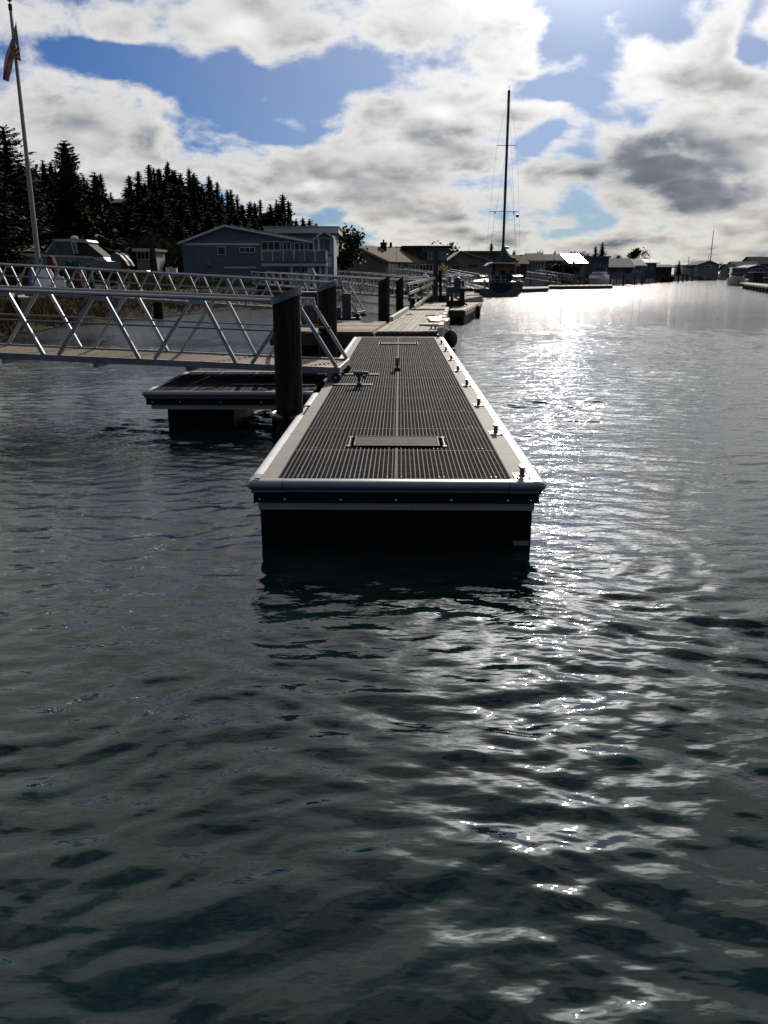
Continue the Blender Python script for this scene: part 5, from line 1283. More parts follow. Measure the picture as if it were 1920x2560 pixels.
# limp flag, hoist along the pole
def flag():
    nu, nv = 60, 40
    def lerp_path(pts, u):
        for (u0, a, b0), (u1, c, d) in zip(pts, pts[1:]):
            if u <= u1: k = (u - u0) / (u1 - u0); return a + (c - a) * k, b0 + (d - b0) * k
        return pts[-1][1:]
    Tp = [(0, 222, 300), (.3, 165, 520), (.6, 78, 760), (.72, 52, 900), (1, 38, 1098)]
    Bp = [(0, 292, 850), (.2, 245, 826), (.36, 188, 812), (.6, 170, 930), (1, 118, 1132)]
    me = bpy.data.meshes.new('flag'); v = []; f = []; uv = []
    o0 = PD(43, 56, 50)
    for j in range(nv + 1):
        for i in range(nu + 1):
            u, w = i / nu, j / nv; a = lerp_path(Tp, u); b_ = lerp_path(Bp, u)
            px = (a[0] + (b_[0] - a[0]) * w) / 5.53; py = (a[1] + (b_[1] - a[1]) * w) / 5.53
            env = min(1, u * 5)
            q = PD(px, py, 50 - .08 * env + env * (.22 * math.sin(u * 13 + w * 3.5) + .10 * math.sin(w * 9 + u * 4)))
            v.append(tuple(q - o0))
    for j in range(nv):
        for i in range(nu): a = j * (nu + 1) + i; f.append((a, a + 1, a + nu + 2, a + nu + 1))
    me.from_pydata(v, [], f); l = me.uv_layers.new(name='cloth')
    for lp in me.loops: i = lp.vertex_index; l.data[lp.index].uv = ((i % (nu + 1)) / nu, (i // (nu + 1)) / nv)
    me.polygons.foreach_set('use_smooth', [True] * len(me.polygons))
    o = bpy.data.objects.new('flag', me); COL.objects.link(o); o.location = o0
    m = bpy.data.materials.new('flag_cloth'); m.use_nodes = True; t = m.node_tree; p = t.nodes['Principled BSDF']; lk = t.links.new
    un = t.nodes.new('ShaderNodeUVMap'); s = t.nodes.new('ShaderNodeSeparateXYZ'); lk(un.outputs[0], s.inputs[0])
    def mm(op, a, b_=0.0, c=0.0):
        n = t.nodes.new('ShaderNodeMath'); n.operation = op
        for k, q_ in ((0, a), (1, b_), (2, c)):
            if hasattr(q_, 'node'): lk(q_, n.inputs[k])
            else: n.inputs[k].default_value = q_
        return n.outputs[0]
    u, w = s.outputs[0], s.outputs[1]
    st = mm('MODULO', mm('FLOOR', mm('MULTIPLY', w, 13.0)), 2.0)
    cant = mm('MULTIPLY', mm('LESS_THAN', u, .40), mm('LESS_THAN', w, 7 / 13))
    # stars: staggered grid of dots
    def dots(ou, ow):
        a = mm('SUBTRACT', mm('FRACT', mm('ADD', mm('MULTIPLY', u, 15.0), ou)), .5); b_ = mm('SUBTRACT', mm('FRACT', mm('ADD', mm('MULTIPLY', w, 9.29), ow)), .5)
        return mm('LESS_THAN', mm('ADD', mm('MULTIPLY', a, a), mm('MULTIPLY', b_, b_)), .05)
    star = mm('MAXIMUM', dots(0, 0), dots(.5, .5))
    def mix(fac, a, b_):
        n = t.nodes.new('ShaderNodeMix'); n.data_type = 'RGBA'; lk(fac, n.inputs[0])
        for k, q_ in ((6, a), (7, b_)):
            if hasattr(q_, 'node'): lk(q_, n.inputs[k])
            else: n.inputs[k].default_value = q_
        return n.outputs[2]
    c = mix(st, (.13, .006, .016, 1), (.26, .25, .25, 1)); cb = mix(star, (.010, .011, .035, 1), (.3, .3, .3, 1)); c = mix(cant, c, cb)
    lk(c, p.inputs['Base Color']); p.inputs['Roughness'].default_value = .85
    tr = t.nodes.new('ShaderNodeBsdfTranslucent'); lk(c, tr.inputs[0]); ms = t.nodes.new('ShaderNodeMixShader'); ms.inputs[0].default_value = .1
    out = t.nodes['Material Output']; lk(p.outputs[0], ms.inputs[1]); lk(tr.outputs[0], ms.inputs[2]); lk(ms.outputs[0], out.inputs[0])
    me.materials.append(m); tag(o, 'limp American flag hanging from the top of the flagpole', 'flag')
flag()

# ------------------------------------------------------------------ boats
def hull(mb, L_, B, F, x, y, rz, z0=0.0, bow=.35, transom=.85, nst=12, tumble=0.0):
    """loft pointing to +x local; deck at F (bow raised)"""
    cs, sn = math.cos(rz), math.sin(rz); rows = []
    for k in range(nst + 1):
        u = k / nst; w = B / 2 * (transom + (1 - transom) * min(1, u * 3)) * (1 - max(0, (u - .45) / .55) ** 2.2)
        zt = F + bow * u ** 2; zk = -.45 + .5 * max(0, u - .75) / .25 * F
        xx = L_ * (u - .5); ring = []
        for yy, zz in ((-w, zt), (-w * (1 - tumble), zt * .45), (-w * .85, .02 if u < .8 else zk * .5 + .1), (-w * .4, zk), (0, zk - .1), (w * .4, zk), (w * .85, .02 if u < .8 else zk * .5 + .1), (w * (1 - tumble), zt * .45), (w, zt)):
            xq = xx + (.12 * L_ * u * (zz / (F + bow)) if u > .7 else 0)
            ring.append((x + xq * cs - yy * sn, y + xq * sn + yy * cs, z0 + zz))
        rows.append(ring)
    mb.sheet(rows); mb.add(rows[0], [tuple(range(9))])
    for k in range(nst):
        mb.add([rows[k][0], rows[k][8], rows[k + 1][8], rows[k + 1][0]], [(0, 1, 2, 3)])
    return mb
class Loc:
    def __init__(s, x, y, rz, z0=0): s.T = Matrix.Translation((x, y, z0)) @ Matrix.Rotation(rz, 4, 'Z')
    def mb(s): return MB(s.T)
def loftbox(mb, st):                                       # st: (x, halfwidth, z0, z1)
    rows = [[(x, -w, z0), (x, -w * .9, z1), (x, w * .9, z1), (x, w, z0)] for x, w, z0, z1 in st]
    mb.sheet(rows); mb.add(rows[0], [(0, 1, 2, 3)]); mb.add(rows[-1], [(0, 1, 2, 3)]); return mb
def cruiser(label, px, D, L_, B, rz, hullm='gelcoat', topm='gelcoat', canvas=None, fly=True, cat='boat', name='motor_boat', F=1.1, z0=0.0):
    x = PD(px, 700, D).x; rz -= math.atan2(x, D); t = thing(name, label, cat, (x, D, z0 - .4)); T = Matrix.Translation((x, D, z0)) @ Matrix.Rotation(rz, 4, 'Z')
    hull(MB(), L_, B, F, x, D, rz, z0).build('hull', hullm, t, smooth=True)
    h = B / 2
    loftbox(MB(T), [(-.30 * L_, h * .78, F + .03, F + .95), (.05 * L_, h * .78, F + .1, F + .95), (.22 * L_, h * .6, F + .12, F + .45), (.34 * L_, h * .35, F + .15, F + .22)]).build('cabin', topm, t)
    loftbox(MB(T), [(-.22 * L_, h * .795, F + .45, F + .84), (.06 * L_, h * .795, F + .45, F + .84), (.155 * L_, h * .71, F + .5, F + .66)]).build('cabin_windows', 'glass_dark', t)
    MB(T).bb(-.30 * L_ - .02, -.30 * L_ - .001, -h * .5, h * .5, F + .08, F + .88).build('cabin_door', 'glass_dark', t)
    z = F + .97
    if fly:
        loftbox(MB(T), [(-.25 * L_, h * .6, z, z + .5), (.02 * L_, h * .6, z, z + .5), (.07 * L_, h * .5, z, z + .2)]).build('flybridge', topm, t)
        MB(T).bb(-.20 * L_, .02 * L_, -h * .55, h * .55, z + 1.35, z + 1.42).build('bimini', canvas or 'gelcoat_dull', t)
        for sx in (-.19, .01):
            for sy in (-.5, .5): MB(T).tube((sx * L_, sy * B * .5, z + .5), (sx * L_, sy * B * .5, z + 1.35), .025, n=5).build('bimini_post', 'aluminium', t)
        MB(T).bb(-.21 * L_, -.20 * L_, -h * .5, h * .5, z + .75, z + 1.3).build('clear_curtain', 'glass_rail', t)
    else:
        loftbox(MB(T), [(-.36 * L_, h * .8, z, z + .1), (.12 * L_, h * .75, z, z + .08)]).build('hardtop', canvas or topm, t)
    MB(T).sweep([(L_ * u, s_ * h * (.9 - max(0, u) * 1.3), F + .35 + .35 * (u + .5) ** 2) for s_ in (1,) for u in (0, .15, .3, .42)], .025, 5).sweep([(L_ * u, -h * (.9 - max(0, u) * 1.3), F + .35 + .35 * (u + .5) ** 2) for u in (0, .15, .3, .42)], .025, 5).build('bow_rail', 'aluminium', t)
    MB(T).tube((-.1 * L_, 0, z + .1), (-.12 * L_, 0, z + 2.3), .03, .01, n=5).build('antenna', 'white_plastic', t)
    return t
RZ = -R(90)                                                # bow towards the camera
cruiser('white flybridge motor cruiser moored bow on in the middle of the far docks', 1494, 172, 10, 4.1, RZ - .28, F=1.3)
cruiser('maroon hulled tug style boat with white cabin moored before the brown houses', 1652, 258, 9.5, 3.6, RZ + .75, hullm='hull_maroon', fly=False, F=1.3)
cruiser('white cabin boat with dark aft cover under the grey gabled house', 1773, 350, 10, 4.8, RZ - .2, fly=False, F=1.5)
cruiser('white round topped cruiser right of the dark covered cabin boat', 1803, 372, 10, 4.6, RZ + .3, fly=False, F=1.7)
rb = cruiser('white trawler with bright blue canvas top near the right edge', 1842, 186, 9.5, 3.5, RZ + .12, fly=False, F=1.35)
x, y = PD(1842, 700, 186).x, 186; T = Matrix.Translation((x, y, 0)) @ Matrix.Rotation(RZ + .12 - math.atan2(x, y), 4, 'Z')
loftbox(MB(T), [(-2.6, 1.45, 2.42, 3.35), (2.0, 1.45, 2.42, 3.35)]).build('enclosure', 'glass_rail', rb)
loftbox(MB(T), [(-2.7, 1.5, 3.36, 3.75), (2.1, 1.5, 3.36, 3.7), (2.4, 1.4, 3.36, 3.5)]).build('canvas_top', 'canvas_blue', rb)
def small_boat(label, px, D, L_, B, rz, hm, F=.6, cover=None, name='small_boat'):
    x = PD(px, 700, D).x; t = thing(name, label, 'boat', (x, D, -.4)); T = Matrix.Translation((x, D, 0)) @ Matrix.Rotation(rz, 4, 'Z')
    hull(MB(), L_, B, F, x, D, rz, 0, bow=.2).build('hull', hm, t, smooth=True)
    h = B / 2
    if cover: loftbox(MB(T), [(-.48 * L_, h * .8, F, F + .15), (-.2 * L_, h * .85, F, F + .7), (.15 * L_, h * .8, F + .05, F + .75), (.42 * L_, h * .3, F + .15, F + .25)]).build('cover', cover, t, smooth=True)
    else:
        MB(T).bb(-.1 * L_, .02 * L_, -h * .6, h * .6, F, F + .5).build('console', 'gelcoat', t); MB(T).bb(-.48 * L_, -.42 * L_, -.15, .15, F, F + .5).build('outboard', 'rubber', t)
small_boat('covered dinghy with pale tarp left of the motor cruiser', 1432, 168, 5.6, 2.2, .1, 'hull_maroon', cover='gelcoat')
small_boat('left of the two low white runabouts on the far shore', 1727, 330, 5.5, 2.4, .2, 'gelcoat')
small_boat('right of the two low white runabouts on the far shore', 1743, 335, 6.5, 2.6, .3, 'gelcoat', cover='gelcoat')
small_boat('low grey skiff between the blue topped trawler and the right pier', 1868, 172, 4.2, 1.8, .2, 'gelcoat_dull')
# shelters on the right pier
c = PD(1892, 695, 160)
t = thing('dock_shelter', 'dark shelter with pale roof on the pier at the right edge', 'shelter', (c.x, 160, .82))
MB().bb(c.x - .9, c.x + .9, 159.5, 161.5, .84, 2.55).build('wall', 'wood_dark', t); MB().bb(c.x - 1.1, c.x + 1.1, 159.3, 161.7, 2.56, 2.7).build('roof', 'trim_white', t)
small_boat('dark covered boat partly cut off by the right edge of the photo', 1912, 166, 6, 2.4, .1, 'gelcoat_dull', F=.9, cover='canvas_dark')
# distant mast and antennas
def mast_thing(label, px, ytop, D, r_, name='mast_pole', cat='mast', spread=None, base=LANDZ):
    c = PD(px, ytop, D); t = thing(name, label, cat, (c.x, D, base))
    MB().tube((c.x, D, base), (c.x + .0, D, c.z), r_, r_ * .6, n=6).build('pole', 'mast', t)
    if spread:
        for z_, w_ in spread: MB().bb(c.x - w_, c.x + w_, D - .05, D + .05, z_, z_ + .1).build('spreader', 'mast', t)
mast_thing('tall sailboat mast rising behind the grey gabled house', 1784, 576, 345, .22, spread=((12, 1.2),), base=0)
mast_thing('short thin mast left of the tall one behind the gabled house', 1773, 632, 350, .12, base=0)
mast_thing('thin pole with small arms left of the bare tree on the far shore', 1723, 640, 365, .16, spread=((9, .8),))
mast_thing('thin vertical antenna left of the blue house', 458, 553, 74, .035, 'antenna_pole', 'antenna')
mast_thing('thin antenna pole in front of the tan roofed wing', 991, 612, 100, .03, 'antenna_pole', 'antenna')
mast_thing('thin antenna above the flat grey building', 1172, 612, 140, .035, 'antenna_pole', 'antenna')
mast_thing('thin antenna on the brown gabled house in the far row', 1625, 630, 228, .06, 'antenna_pole', 'antenna')
c = PD(977, 612, 122); t = thing('chimney_pipe', 'slim metal chimney pipe behind the brick chimney', 'chimney', (c.x, 122, 3.5)); MB().tube((c.x, 122, 3.5), (c.x, 122, PD(977, 606, 122).z), .18, n=10).build('pipe', 'brick_red', t)
# lamp before the blue house: tall shepherd crook with hanging shade
x0 = PD(752, 700, 62).x; zt = PD(752, 640, 62).z
t = thing('yard_lamp', 'curved crook lamp with bell shade in front of the house deck', 'lamp', (x0, 62, LANDZ))
MB().sweep([(x0, 62, .9), (x0, 62, zt - .3), (x0 + .1, 62, zt + .1), (x0 + .35, 62, zt + .3), (x0 + .6, 62, zt + .15), (x0 + .75, 62, zt - .35), (x0 + .8, 62, zt - .8)], .025, 6).build('crook', 'wire', t)
MB().tube((x0 + .8, 62, zt - .8), (x0 + .8, 62, zt - 1.35), .05, .38, n=14, cap=False).build('shade', 'gelcoat_dull', t, smooth=True)

# ------------------------------------------------------------------ sailboat, stern towards the camera
SX, SY = PD(1252, 738, 92).x, 92.0
sb = thing('sailboat', 'large sailboat seen from the stern with teal sail cover and tall dark mast', 'sailboat', (SX, SY, -.5))
def S(px, py, dy=0): c = PD(px, py, SY + dy); return c
# hull: rings from stern to bow; broad wineglass transom
Bh = 2.34; rows = []
for k in range(13):
    u = k / 12; yy = SY + 14 * u; w = Bh * (1.0 + .04 * math.sin(u * 3)) * (1 - max(0, (u - .35) / .65) ** 2.4); zt = 1.42 + .35 * u ** 2
    rows.append([(SX - w, yy, zt), (SX - w * 1.0, yy, zt * .7), (SX - w * .92, yy, .28), (SX - w * .70, yy, -.05), (SX, yy, -.45), (SX + w * .70, yy, -.05), (SX + w * .92, yy, .28), (SX + w, yy, zt * .7), (SX + w, yy, zt)])
m = MB().sheet(rows); m.add(rows[0], [tuple(range(9))])
for k in range(12): m.add([rows[k][0], rows[k][8], rows[k + 1][8], rows[k + 1][0]], [(0, 1, 2, 3)])
m.build('hull', 'hull_grey', sb, smooth=True)
tr = [(SX + 1.28 * math.cos(a_), SY - .05, 1.36 + 1.12 * min(0, math.sin(a_))) for a_ in [math.pi + math.pi * k / 16 for k in range(17)]]
MB().prism(tr, (0, .045, 0)).build('transom_panel', 'hull_teal', sb)
MB().sweep([(p[0], SY - .06, p[2]) for p in tr], .028, 5).build('transom_trim', 'gelcoat_dull', sb)
MB().bb(SX - Bh - .02, SX + Bh + .02, SY - .02, SY + 9, 1.425, 1.50).build('deck_edge', 'gelcoat_dull', sb)
# cockpit enclosure
x0, x1 = S(1229, 690).x, S(1291, 690).x; z0_ = 1.5; z1_ = S(0, 658).z
for xa, xb, za in ((x0 - .15, x0 + .12, z1_), (x1 + .15, x1 - .12, z1_)):
    MB().bar((xa, SY + .9, 1.5), (xb, SY + .9, za), .09, .09, (0, 1, 0)).build('frame_post', 'gelcoat', sb)
MB().bb(x0 + .1, x1 - .1, SY + 2.6, SY + 2.7, 1.5, z1_ - .05).build('bulkhead', 'glass_dark', sb)
MB().bb(x0 + .2, x1 - .2, SY + 1.6, SY + 1.66, S(0, 676).z, z1_ - .06).build('amber_curtain', 'amber', sb)
MB().bb(x0 + .15, x0 + .5, SY + 1.0, SY + 1.04, 1.55, z1_ - .1).build('side_curtain', 'canvas_dark', sb)
MB().prism([(x0 - .1, SY + .5, z1_), (x1 + .1, SY + .5, z1_), (x1 - .15, SY + .5, z1_ + .1), (x0 + .15, SY + .5, z1_ + .1)], (0, 3.2, 0)).build('hardtop', 'trim_white', sb)
for s_, xe in ((-1, x0 - .1), (1, x1 + .1)): MB().prism([(xe, SY + .5, z1_ + .04), (xe + s_ * .38, SY + .5, z1_ - .28), (xe + s_ * .40, SY + .5, z1_ - .22), (xe, SY + .5, z1_ + .1)], (0, 3.0, 0)).build('awning_side', 'gelcoat', sb)
# solar wings
for s_, (pa, pb) in ((-1, (1204, 1222)), (1, (1288, 1309))):
    a_, b_ = S(pa, 691).x, S(pb, 691).x
    MB().prism([(a_, SY + .3, S(0, 693).z), (b_, SY + .3, S(0, 692).z), (b_, SY + 2, S(0, 689).z), (a_, SY + 2, S(0, 690).z)], (0, 0, .05)).build('solar_wing', 'roof_metal', sb)
    MB().tube(((a_ + b_) / 2, SY + .8, S(0, 692).z), ((a_ + b_) / 2 - s_ * .1, SY + .8, 1.5), .03, n=6).build('wing_post', 'aluminium', sb)
    MB().sweep([(a_, SY + .3, S(0, 687).z), ((a_ + b_) / 2, SY + .3, S(0, 684.5).z), (b_, SY + .3, S(0, 686).z)], .025, 5).build('wing_rail', 'aluminium', sb)
# stern rail, lockers, dinghy gear
for px_ in (1236, 1252, 1264, 1286): c = S(px_, 700); MB().tube((c.x, SY + .15, 1.5), (c.x, SY + .15, S(0, 689).z), .02, n=5).build('stanchion', 'aluminium', sb)
for yy in (689, 699): MB().tube((S(1229, 0).x, SY + .15, S(0, yy).z), (S(1296, 0).x, SY + .15, S(0, yy).z), .02, n=5).build('stern_rail', 'aluminium', sb)
c = S(1227, 694); MB().bb(c.x - .18, c.x + .18, SY + .05, SY + .5, S(0, 702).z, S(0, 688).z).build('life_raft', 'gelcoat', sb)
c = S(1246, 683); MB().bb(c.x - .22, c.x + .22, SY + 1.0, SY + 1.3, S(0, 688).z, S(0, 676).z).build('seat_back', 'gelcoat_dull', sb)
c = S(1271, 682); MB().lathe((c.x, SY + 1.1, S(0, 686).z), [(.1, 0), (.22, .15), (.22, .3), (.1, .42)], 10).build('seat_back', 'gelcoat_dull', sb, smooth=True)
c = S(1278, 688); MB().lathe((c.x, SY + .8, S(0, 691).z), [(.1, 0), (.24, .12), (.2, .3), (.1, .36)], 10).build('outboard_cover', 'blue_dark', sb, smooth=True)
MB().bb(S(1249, 0).x, S(1266, 0).x, SY + .9, SY + 1.0, 1.5, S(0, 690).z).build('companionway', 'rubber', sb)
for px_ in (1213, 1296, 1301):
    c = S(px_, 706); MB().lathe((c.x, SY + .5, 1.5), [(.12, 0), (.16, .1), (.1, .22)], 8).build('winch', 'bolt_steel', sb, smooth=True)
c = S(1198, 718, -.5); MB().lathe((c.x, SY + .3, .1), [(.12, 0), (.24, .2), (.24, .9), (.1, 1.1)], 10).build('fender', 'rubber', sb, smooth=True)
# mast and rig (5 m ahead of the stern)
MY = SY + 5.5
mx = PD(1257, 640, MY).x; mz = PD(1270.5, 226, MY).z
MB().bar((mx, MY, 1.5), (mx, MY, mz), .26, .20, (0, 1, 0)).build('mast', 'mast', sb)
MB().tube((mx, MY, mz), (mx, MY, mz + .5), .03, n=5).build('wind_sensor', 'wire', sb)
z_a = PD(1266, 364, MY).z; z_b = PD(1259, 529, MY).z
sprs = []
for z_, pa, pb in ((z_a, 1241, 1291), (z_b, 1224, 1297)):
    a_, b_ = PD(pa, 500, MY).x, PD(pb, 500, MY).x
    w = (b_ - a_) / 2; w = min(w, 1.75); MB().bar((mx - w, MY, z_), (mx + w, MY, z_ + .02), .05, .05).build('spreader', 'wire', sb); sprs.append((z_, w))
for s_ in (-1, 1):
    MB().tube((mx, MY, mz - .3), (mx + s_ * sprs[0][1], MY, z_a), .008, n=4, cap=False).tube((mx + s_ * sprs[0][1], MY, z_a), (mx + s_ * sprs[1][1], MY, z_b), .008, n=4, cap=False).tube((mx + s_ * sprs[1][1], MY, z_b), (mx + s_ * 2.1, MY, 1.6), .008, n=4, cap=False).build('shroud', 'wire', sb)
    MB().tube((mx, MY, z_a), (mx + s_ * 2.0, MY - .5, 1.6), .008, n=4, cap=False).tube((mx, MY, z_a - 1), (mx + s_ * .55, MY, 4), .008, n=4, cap=False).build('lower_shroud', 'wire', sb)
    MB().tube((mx, MY, mz - .1), (mx + s_ * .9, SY + .2, 1.6), .010, n=4, cap=False).build('backstay', 'wire', sb)
    MB().tube((mx + s_ * 1.15, MY, z_b), (mx + s_ * 1.3, MY, 2), .006, n=4, cap=False).build('flag_halyard', 'wire', sb)
MB().lathe((mx + 1.45, MY, z_b - .45), [(.02, -.18), (.14, -.12), (.19, 0), (.14, .12), (.02, .18)], 12).build('radar_reflector', 'mast', sb, smooth=True)
for dx in (-1.05, 1.02): MB().bb(mx + dx - .06, mx + dx + .06, MY - .06, MY + .06, z_b - .2, z_b - .03).build('spreader_light', 'wire', sb)
c = PD(1264, 618, MY - .2); MB().lathe((mx + .35, MY - .4, PD(0, 622, MY).z), [(.26, 0), (.30, .1), (.28, .2), (.1, .26)], 14).build('radar_dome', 'gelcoat_dull', sb, smooth=True)
MB().tube((mx + .3, MY - .4, PD(0, 622, MY).z), (mx + .22, MY - .3, PD(0, 633, MY).z), .04, n=5).build('radar_bracket', 'wire', sb)
# boom with teal cover
zb0 = PD(0, 655, MY).z
rows = []
for k in range(9):
    u = k / 8; yy = MY - .3 - 4.2 * u; h_ = 1.35 * (1 - u) ** 1.5 + .35; w = .34 - .12 * u
    xx = mx - .1 + u * .75
    rows.append([(xx - w, yy, zb0 + .05), (xx - w * .8, yy, zb0 + h_ * .5), (xx - .1, yy, zb0 + h_), (xx + .1, yy, zb0 + h_), (xx + w * .8, yy, zb0 + h_ * .5), (xx + w, yy, zb0 + .05)])
m = MB().sheet(rows); m.add(rows[0], [tuple(range(6))]); m.add(rows[-1], [tuple(range(6))]); m.build('sail_cover', 'canvas_teal', sb, smooth=True)
MB().tube((mx, MY, zb0), (mx + .65, MY - 5, zb0), .09, n=8).build('boom', 'mast', sb)
MB().bb(mx + .9, mx + 1.2, SY + 1.5, SY + 1.8, z1_ + .1, z1_ + .3).build('horn', 'rubber', sb)

# ------------------------------------------------------------------ boat on its trailer at the left
BD = 60.0
cb = thing('trailered_boat', 'white hardtop cabin boat with dark aft curtain stored ashore by the flagpole', 'boat', (PD(200, 680, BD).x, BD, LANDZ))
B3 = lambda px, py, dy=0: PD(px, py, BD + dy)
def slab(pts, depth, name, m, y0=0, par=cb, smooth=False):
    q = [PD(px, py, BD) for px, py in pts]; MB().prism([(p.x, BD + y0, p.z) for p in q], (0, depth, 0)).build(name, m, par, smooth=smooth)
slab([(48, 634), (228, 643), (232, 651), (300, 655), (298, 671), (110, 676), (70, 660)], 2.4, 'hull', 'gelcoat_dull')
slab([(46, 633), (228, 641), (228, 645), (60, 641)], 2.5, 'gunwale', 'gelcoat', -.05)
slab([(229, 643), (258, 643), (270, 655), (288, 663), (286, 666), (262, 664), (240, 656)], 2.3, 'stern_deck', 'gelcoat', .02)
slab([(131, 603), (175, 603), (183, 640), (112, 632)], .06, 'side_glass', 'glass_boat', .25)
slab([(108, 631), (131, 602), (134, 602), (112, 632)], 1.9, 'windscreen_frame', 'gelcoat', .2)
slab([(126, 598), (186, 596), (214, 599), (219, 604), (217, 608), (196, 604), (132, 601)], 2.2, 'hardtop', 'gelcoat', .1)
slab([(188, 606), (214, 607), (258, 643), (196, 643)], 1.9, 'aft_curtain', 'canvas_dark', .3)
c = B3(173, 597); MB().lathe((c.x, BD + 1, c.z), [(.24, 0), (.26, .1), (.22, .2), (.05, .24)], 14).build('radar_dome', 'gelcoat', cb, smooth=True)
for k in range(6):
    a_, b_ = B3(177 + k * 1.5, 606 + k * 5), B3(189 + k * .8, 606 + k * 5); MB().bar((a_.x, BD + .12, a_.z), (b_.x, BD + .12, b_.z), .04, .05).build('ladder_rung', 'gelcoat', cb)
for (a0, a1, b0, b1) in ((175, 603, 185, 636), (187, 603, 193, 634)):
    a_, b_ = B3(a0, a1), B3(b0, b1); MB().tube((a_.x, BD + .1, a_.z), (b_.x, BD + .1, b_.z), .035, n=6).build('ladder_side', 'gelcoat', cb)
a_, b_ = B3(192, 607), B3(204, 588); MB().tube((a_.x, BD + .4, a_.z), (b_.x, BD + .4, b_.z), .02, n=5).build('antenna', 'wire', cb)
for s_ in (.0, 1.1):                                       # twin outboards
    m = MB(); q = [PD(px, py, BD) for px, py in ((272, 640), (276, 632), (284, 631), (296, 637), (310, 652), (317, 664), (310, 671), (300, 668), (290, 655), (274, 652))]
    o_ = m.prism([(p.x, BD + .3 + s_, p.z) for p in q], (0, .55, 0)).build('outboard', 'gloss_black', cb)
for q in ((128, 676), (210, 676)):
    c = B3(*q); MB().tube((c.x, BD + .05, LANDZ + .33), (c.x, BD + .3, LANDZ + .33), .33, n=16).build('trailer_wheel', 'rubber', cb, smooth=True)
slab([(80, 676), (290, 676), (290, 680), (80, 680)], 2.0, 'trailer_frame', 'aluminium_dull', .35)
c0_, c1_ = B3(227, 617, .5), B3(240, 590, .5)
t = thing('marker_buoy', 'yellow float on a slim stick behind the hardtop boat', 'float', (c0_.x, BD + 4, LANDZ))
a_, b_ = PD(222, 640, BD + 4), PD(241, 590, BD + 4); MB().tube((a_.x - .4, BD + 4, LANDZ), b_, .02, n=5).build('stick', 'wire', t)
MB().lathe((b_.x, BD + 4, b_.z), [(.03, -.08), (.12, -.04), (.13, .06), (.05, .12)], 10).build('float_body', 'yellow_foam', t, smooth=True)
# canvas covered things under the boat and on the bank
def lump(label, name, cat, px, py0, py1, wpx, D, m, seed, depth=.7, z0=LANDZ):
    c = place(px, D, z0); h_ = PD(0, py0, D).z - z0; w = wpx / 2070 * D / 2; rnd_ = random.Random(seed)
    rows = []
    for k in range(6):
        z = h_ * k / 5; s_ = (1 - (k / 5) ** 3 * .55); rows.append([(c[0] + w * s_ * math.cos(a_ * .5236) * rnd_.uniform(.9, 1.08), D + depth * s_ * math.sin(a_ * .5236), z0 + z * (1 if k < 5 else rnd_.uniform(.93, 1.03))) for a_ in range(13)])
    mb = MB().sheet(rows); mb.add(rows[-1][:12], [tuple(range(12))]); o = mb.build(name, m); tag(o, label, cat); return o
lump('dark green tarp heap beside the white plastic chair', 'tarp_heap', 'tarp', 190, 652, 700, 62, 47, 'canvas_green', 3)
lump('red cover bundle between the flagpole and the green tarp', 'red_bundle', 'bundle', 137, 640, 690, 26, 53, 'red_plastic', 4)
lump('rusty red box behind the second gangway rail', 'red_box', 'box', 198, 680, 700, 34, 44, 'brick_red', 5)
lump('tall green covered post by the rusty red box', 'green_cover', 'cover', 229, 660, 700, 15, 46, 'canvas_green', 6, .3)
o = lump('blue barrel left of the white plastic chair', 'blue_barrel', 'barrel', 84, 670, 700, 15, 44, 'blue_plastic', 7, .17)
def tubchair(label, px, D, w, h_, back=True):
    x, y, z = place(px, D); t = thing('plastic_chair', label, 'chair', (x, y, z), .15, group='white plastic chairs on the bank'); rows = []
    B_ = lambda nm, m_, sm=True: m_.build(nm, 'white_plastic', t, world=False, smooth=sm)
    prof = [(-w / 2, .42), (-w * .47, h_ * .72), (-w * .33, h_ * .93), (0, h_), (w * .33, h_ * .93), (w * .47, h_ * .72), (w / 2, .42)]
    B_('backrest', MB().prism([(a_, .28, z_) for a_, z_ in prof], (0, .05, 0)), False)
    B_('seat', MB().bb(-w / 2, w / 2, -.25, .277, .40, .45), False)
    for s_ in (-1, 1):
        B_('armrest', MB().bb(s_ * w / 2 - .04, s_ * w / 2 + .04, -.25, .279, .66, .70), False)
        for yy in (-.22, .22): B_('leg', MB().bar((s_ * w * .44, yy, 0), (s_ * w * .47, yy * .9, .399), .05, .05, (0, 1, 0)), False)
        B_('arm_post', MB().bar((s_ * w * .48, -.22, .451), (s_ * w * .48, -.22, .659), .05, .04, (0, 1, 0)), False)
tubchair('tall white plastic chair behind the second gangway', 112, 43.5, 1.0, 1.35); tubchair('lower white plastic chair in front of the taller one', 146, 42.8, .75, .95)
c = place(15, 37.5, 1.25)
t = thing('foam_roll', 'long yellow foam roll tied with blue straps on the seawall', 'foam roll', (c[0], 37.3, .9))
MB().tube((c[0] - 1.6, 37.3, 1.47), (c[0] + .42, 37.3, 1.47), .16, n=14).build('roll', 'yellow_foam', t, smooth=True)
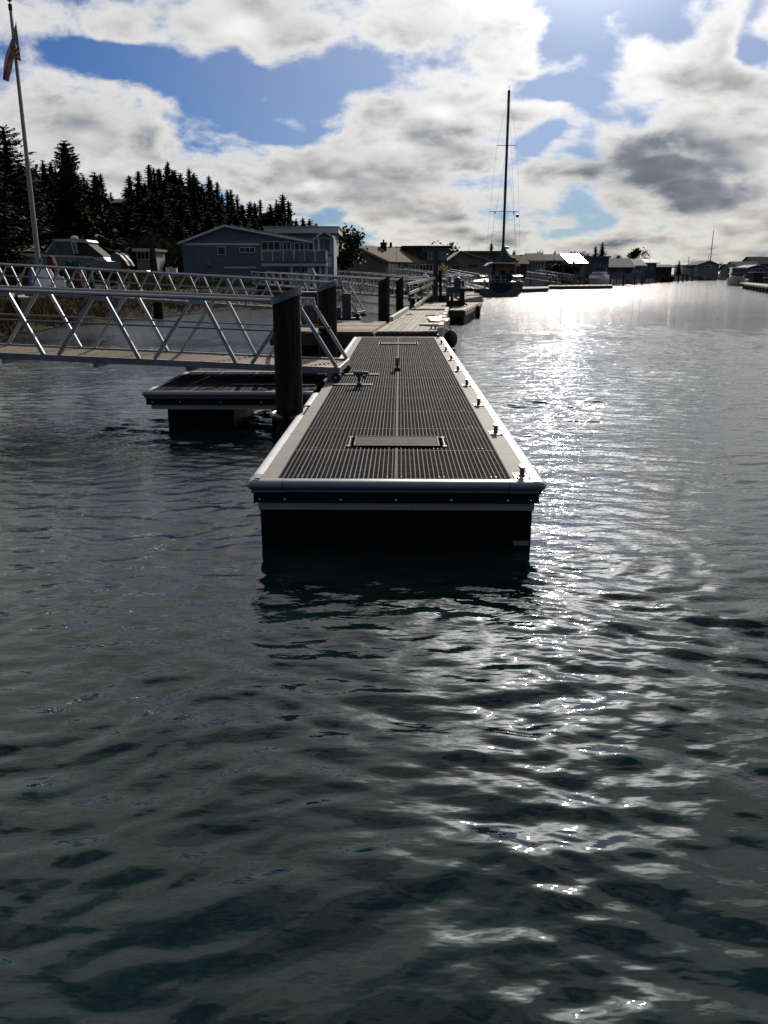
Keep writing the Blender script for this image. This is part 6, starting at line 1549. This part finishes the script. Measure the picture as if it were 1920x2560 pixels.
for dx in (-.9, .05): MB().tube((c[0] + dx - .07, 37.3, 1.47), (c[0] + dx + .07, 37.3, 1.47), .175, n=14).build('strap', 'blue_plastic', t, smooth=True)
# pink parked car and cottage things
def car(label, px, D, Lc, m):
    x = PD(px, 680, D).x; t = thing('parked_car', label, 'car', (x, D, LANDZ))
    MB().prism([(x - Lc / 2, D, 1.6), (x + Lc / 2, D, 1.6), (x + Lc / 2, D, 2.0), (x + Lc * .42, D, 2.12), (x + Lc * .3, D, 2.15), (x + Lc * .18, D, 2.62), (x - Lc * .25, D, 2.66), (x - Lc * .42, D, 2.2), (x - Lc / 2, D, 2.1)], (0, 1.7, 0)).build('body', m, t)
    MB().prism([(x + Lc * .26, D - .012, 2.18), (x + Lc * .16, D - .012, 2.55), (x - Lc * .04, D - .012, 2.58), (x - Lc * .04, D - .012, 2.18)], (0, .01, 0)).build('side_window', 'glass_dark', t)
    MB().prism([(x - Lc * .07, D - .012, 2.18), (x - Lc * .07, D - .012, 2.58), (x - Lc * .24, D - .012, 2.58), (x - Lc * .36, D - .012, 2.2)], (0, .01, 0)).build('side_window', 'glass_dark', t)
    for s_ in (-.32, .32): MB().tube((x + s_ * Lc, D - .02, 1.58), (x + s_ * Lc, D + .2, 1.58), .32, n=14).build('wheel', 'rubber', t, smooth=True)
car('pale pink parked car beyond the outboards near the little cottage', 347, 84, 4.3, 'car_pink')
for px_, lab in ((423, 'left of the two small white boxes on the lawn by the blue house'), (437, 'right of the two small white boxes on the lawn by the blue house')):
    x, y, z = place(px_, 70); t = thing('white_box', lab, 'box', (x, y, z), group='white boxes on the lawn')
    zt_ = PD(0, 668 if px_ < 430 else 670, 70).z; MB().bb(x - .22, x + .22, y, y + .4, z, zt_).build('box_body', 'white_plastic', t); MB().bb(x - .25, x + .25, y - .03, y + .43, zt_ + .002, zt_ + .05).build('lid', 'gelcoat_dull', t)
c = place(388, 78); t = thing('tree_stump', 'tall dark broken tree trunk standing left of the blue house', 'tree trunk', c)
MB().tube(c, (c[0], 78, PD(0, 605, 78).z), .42, .2, n=9).build('trunk', 'bark', t)
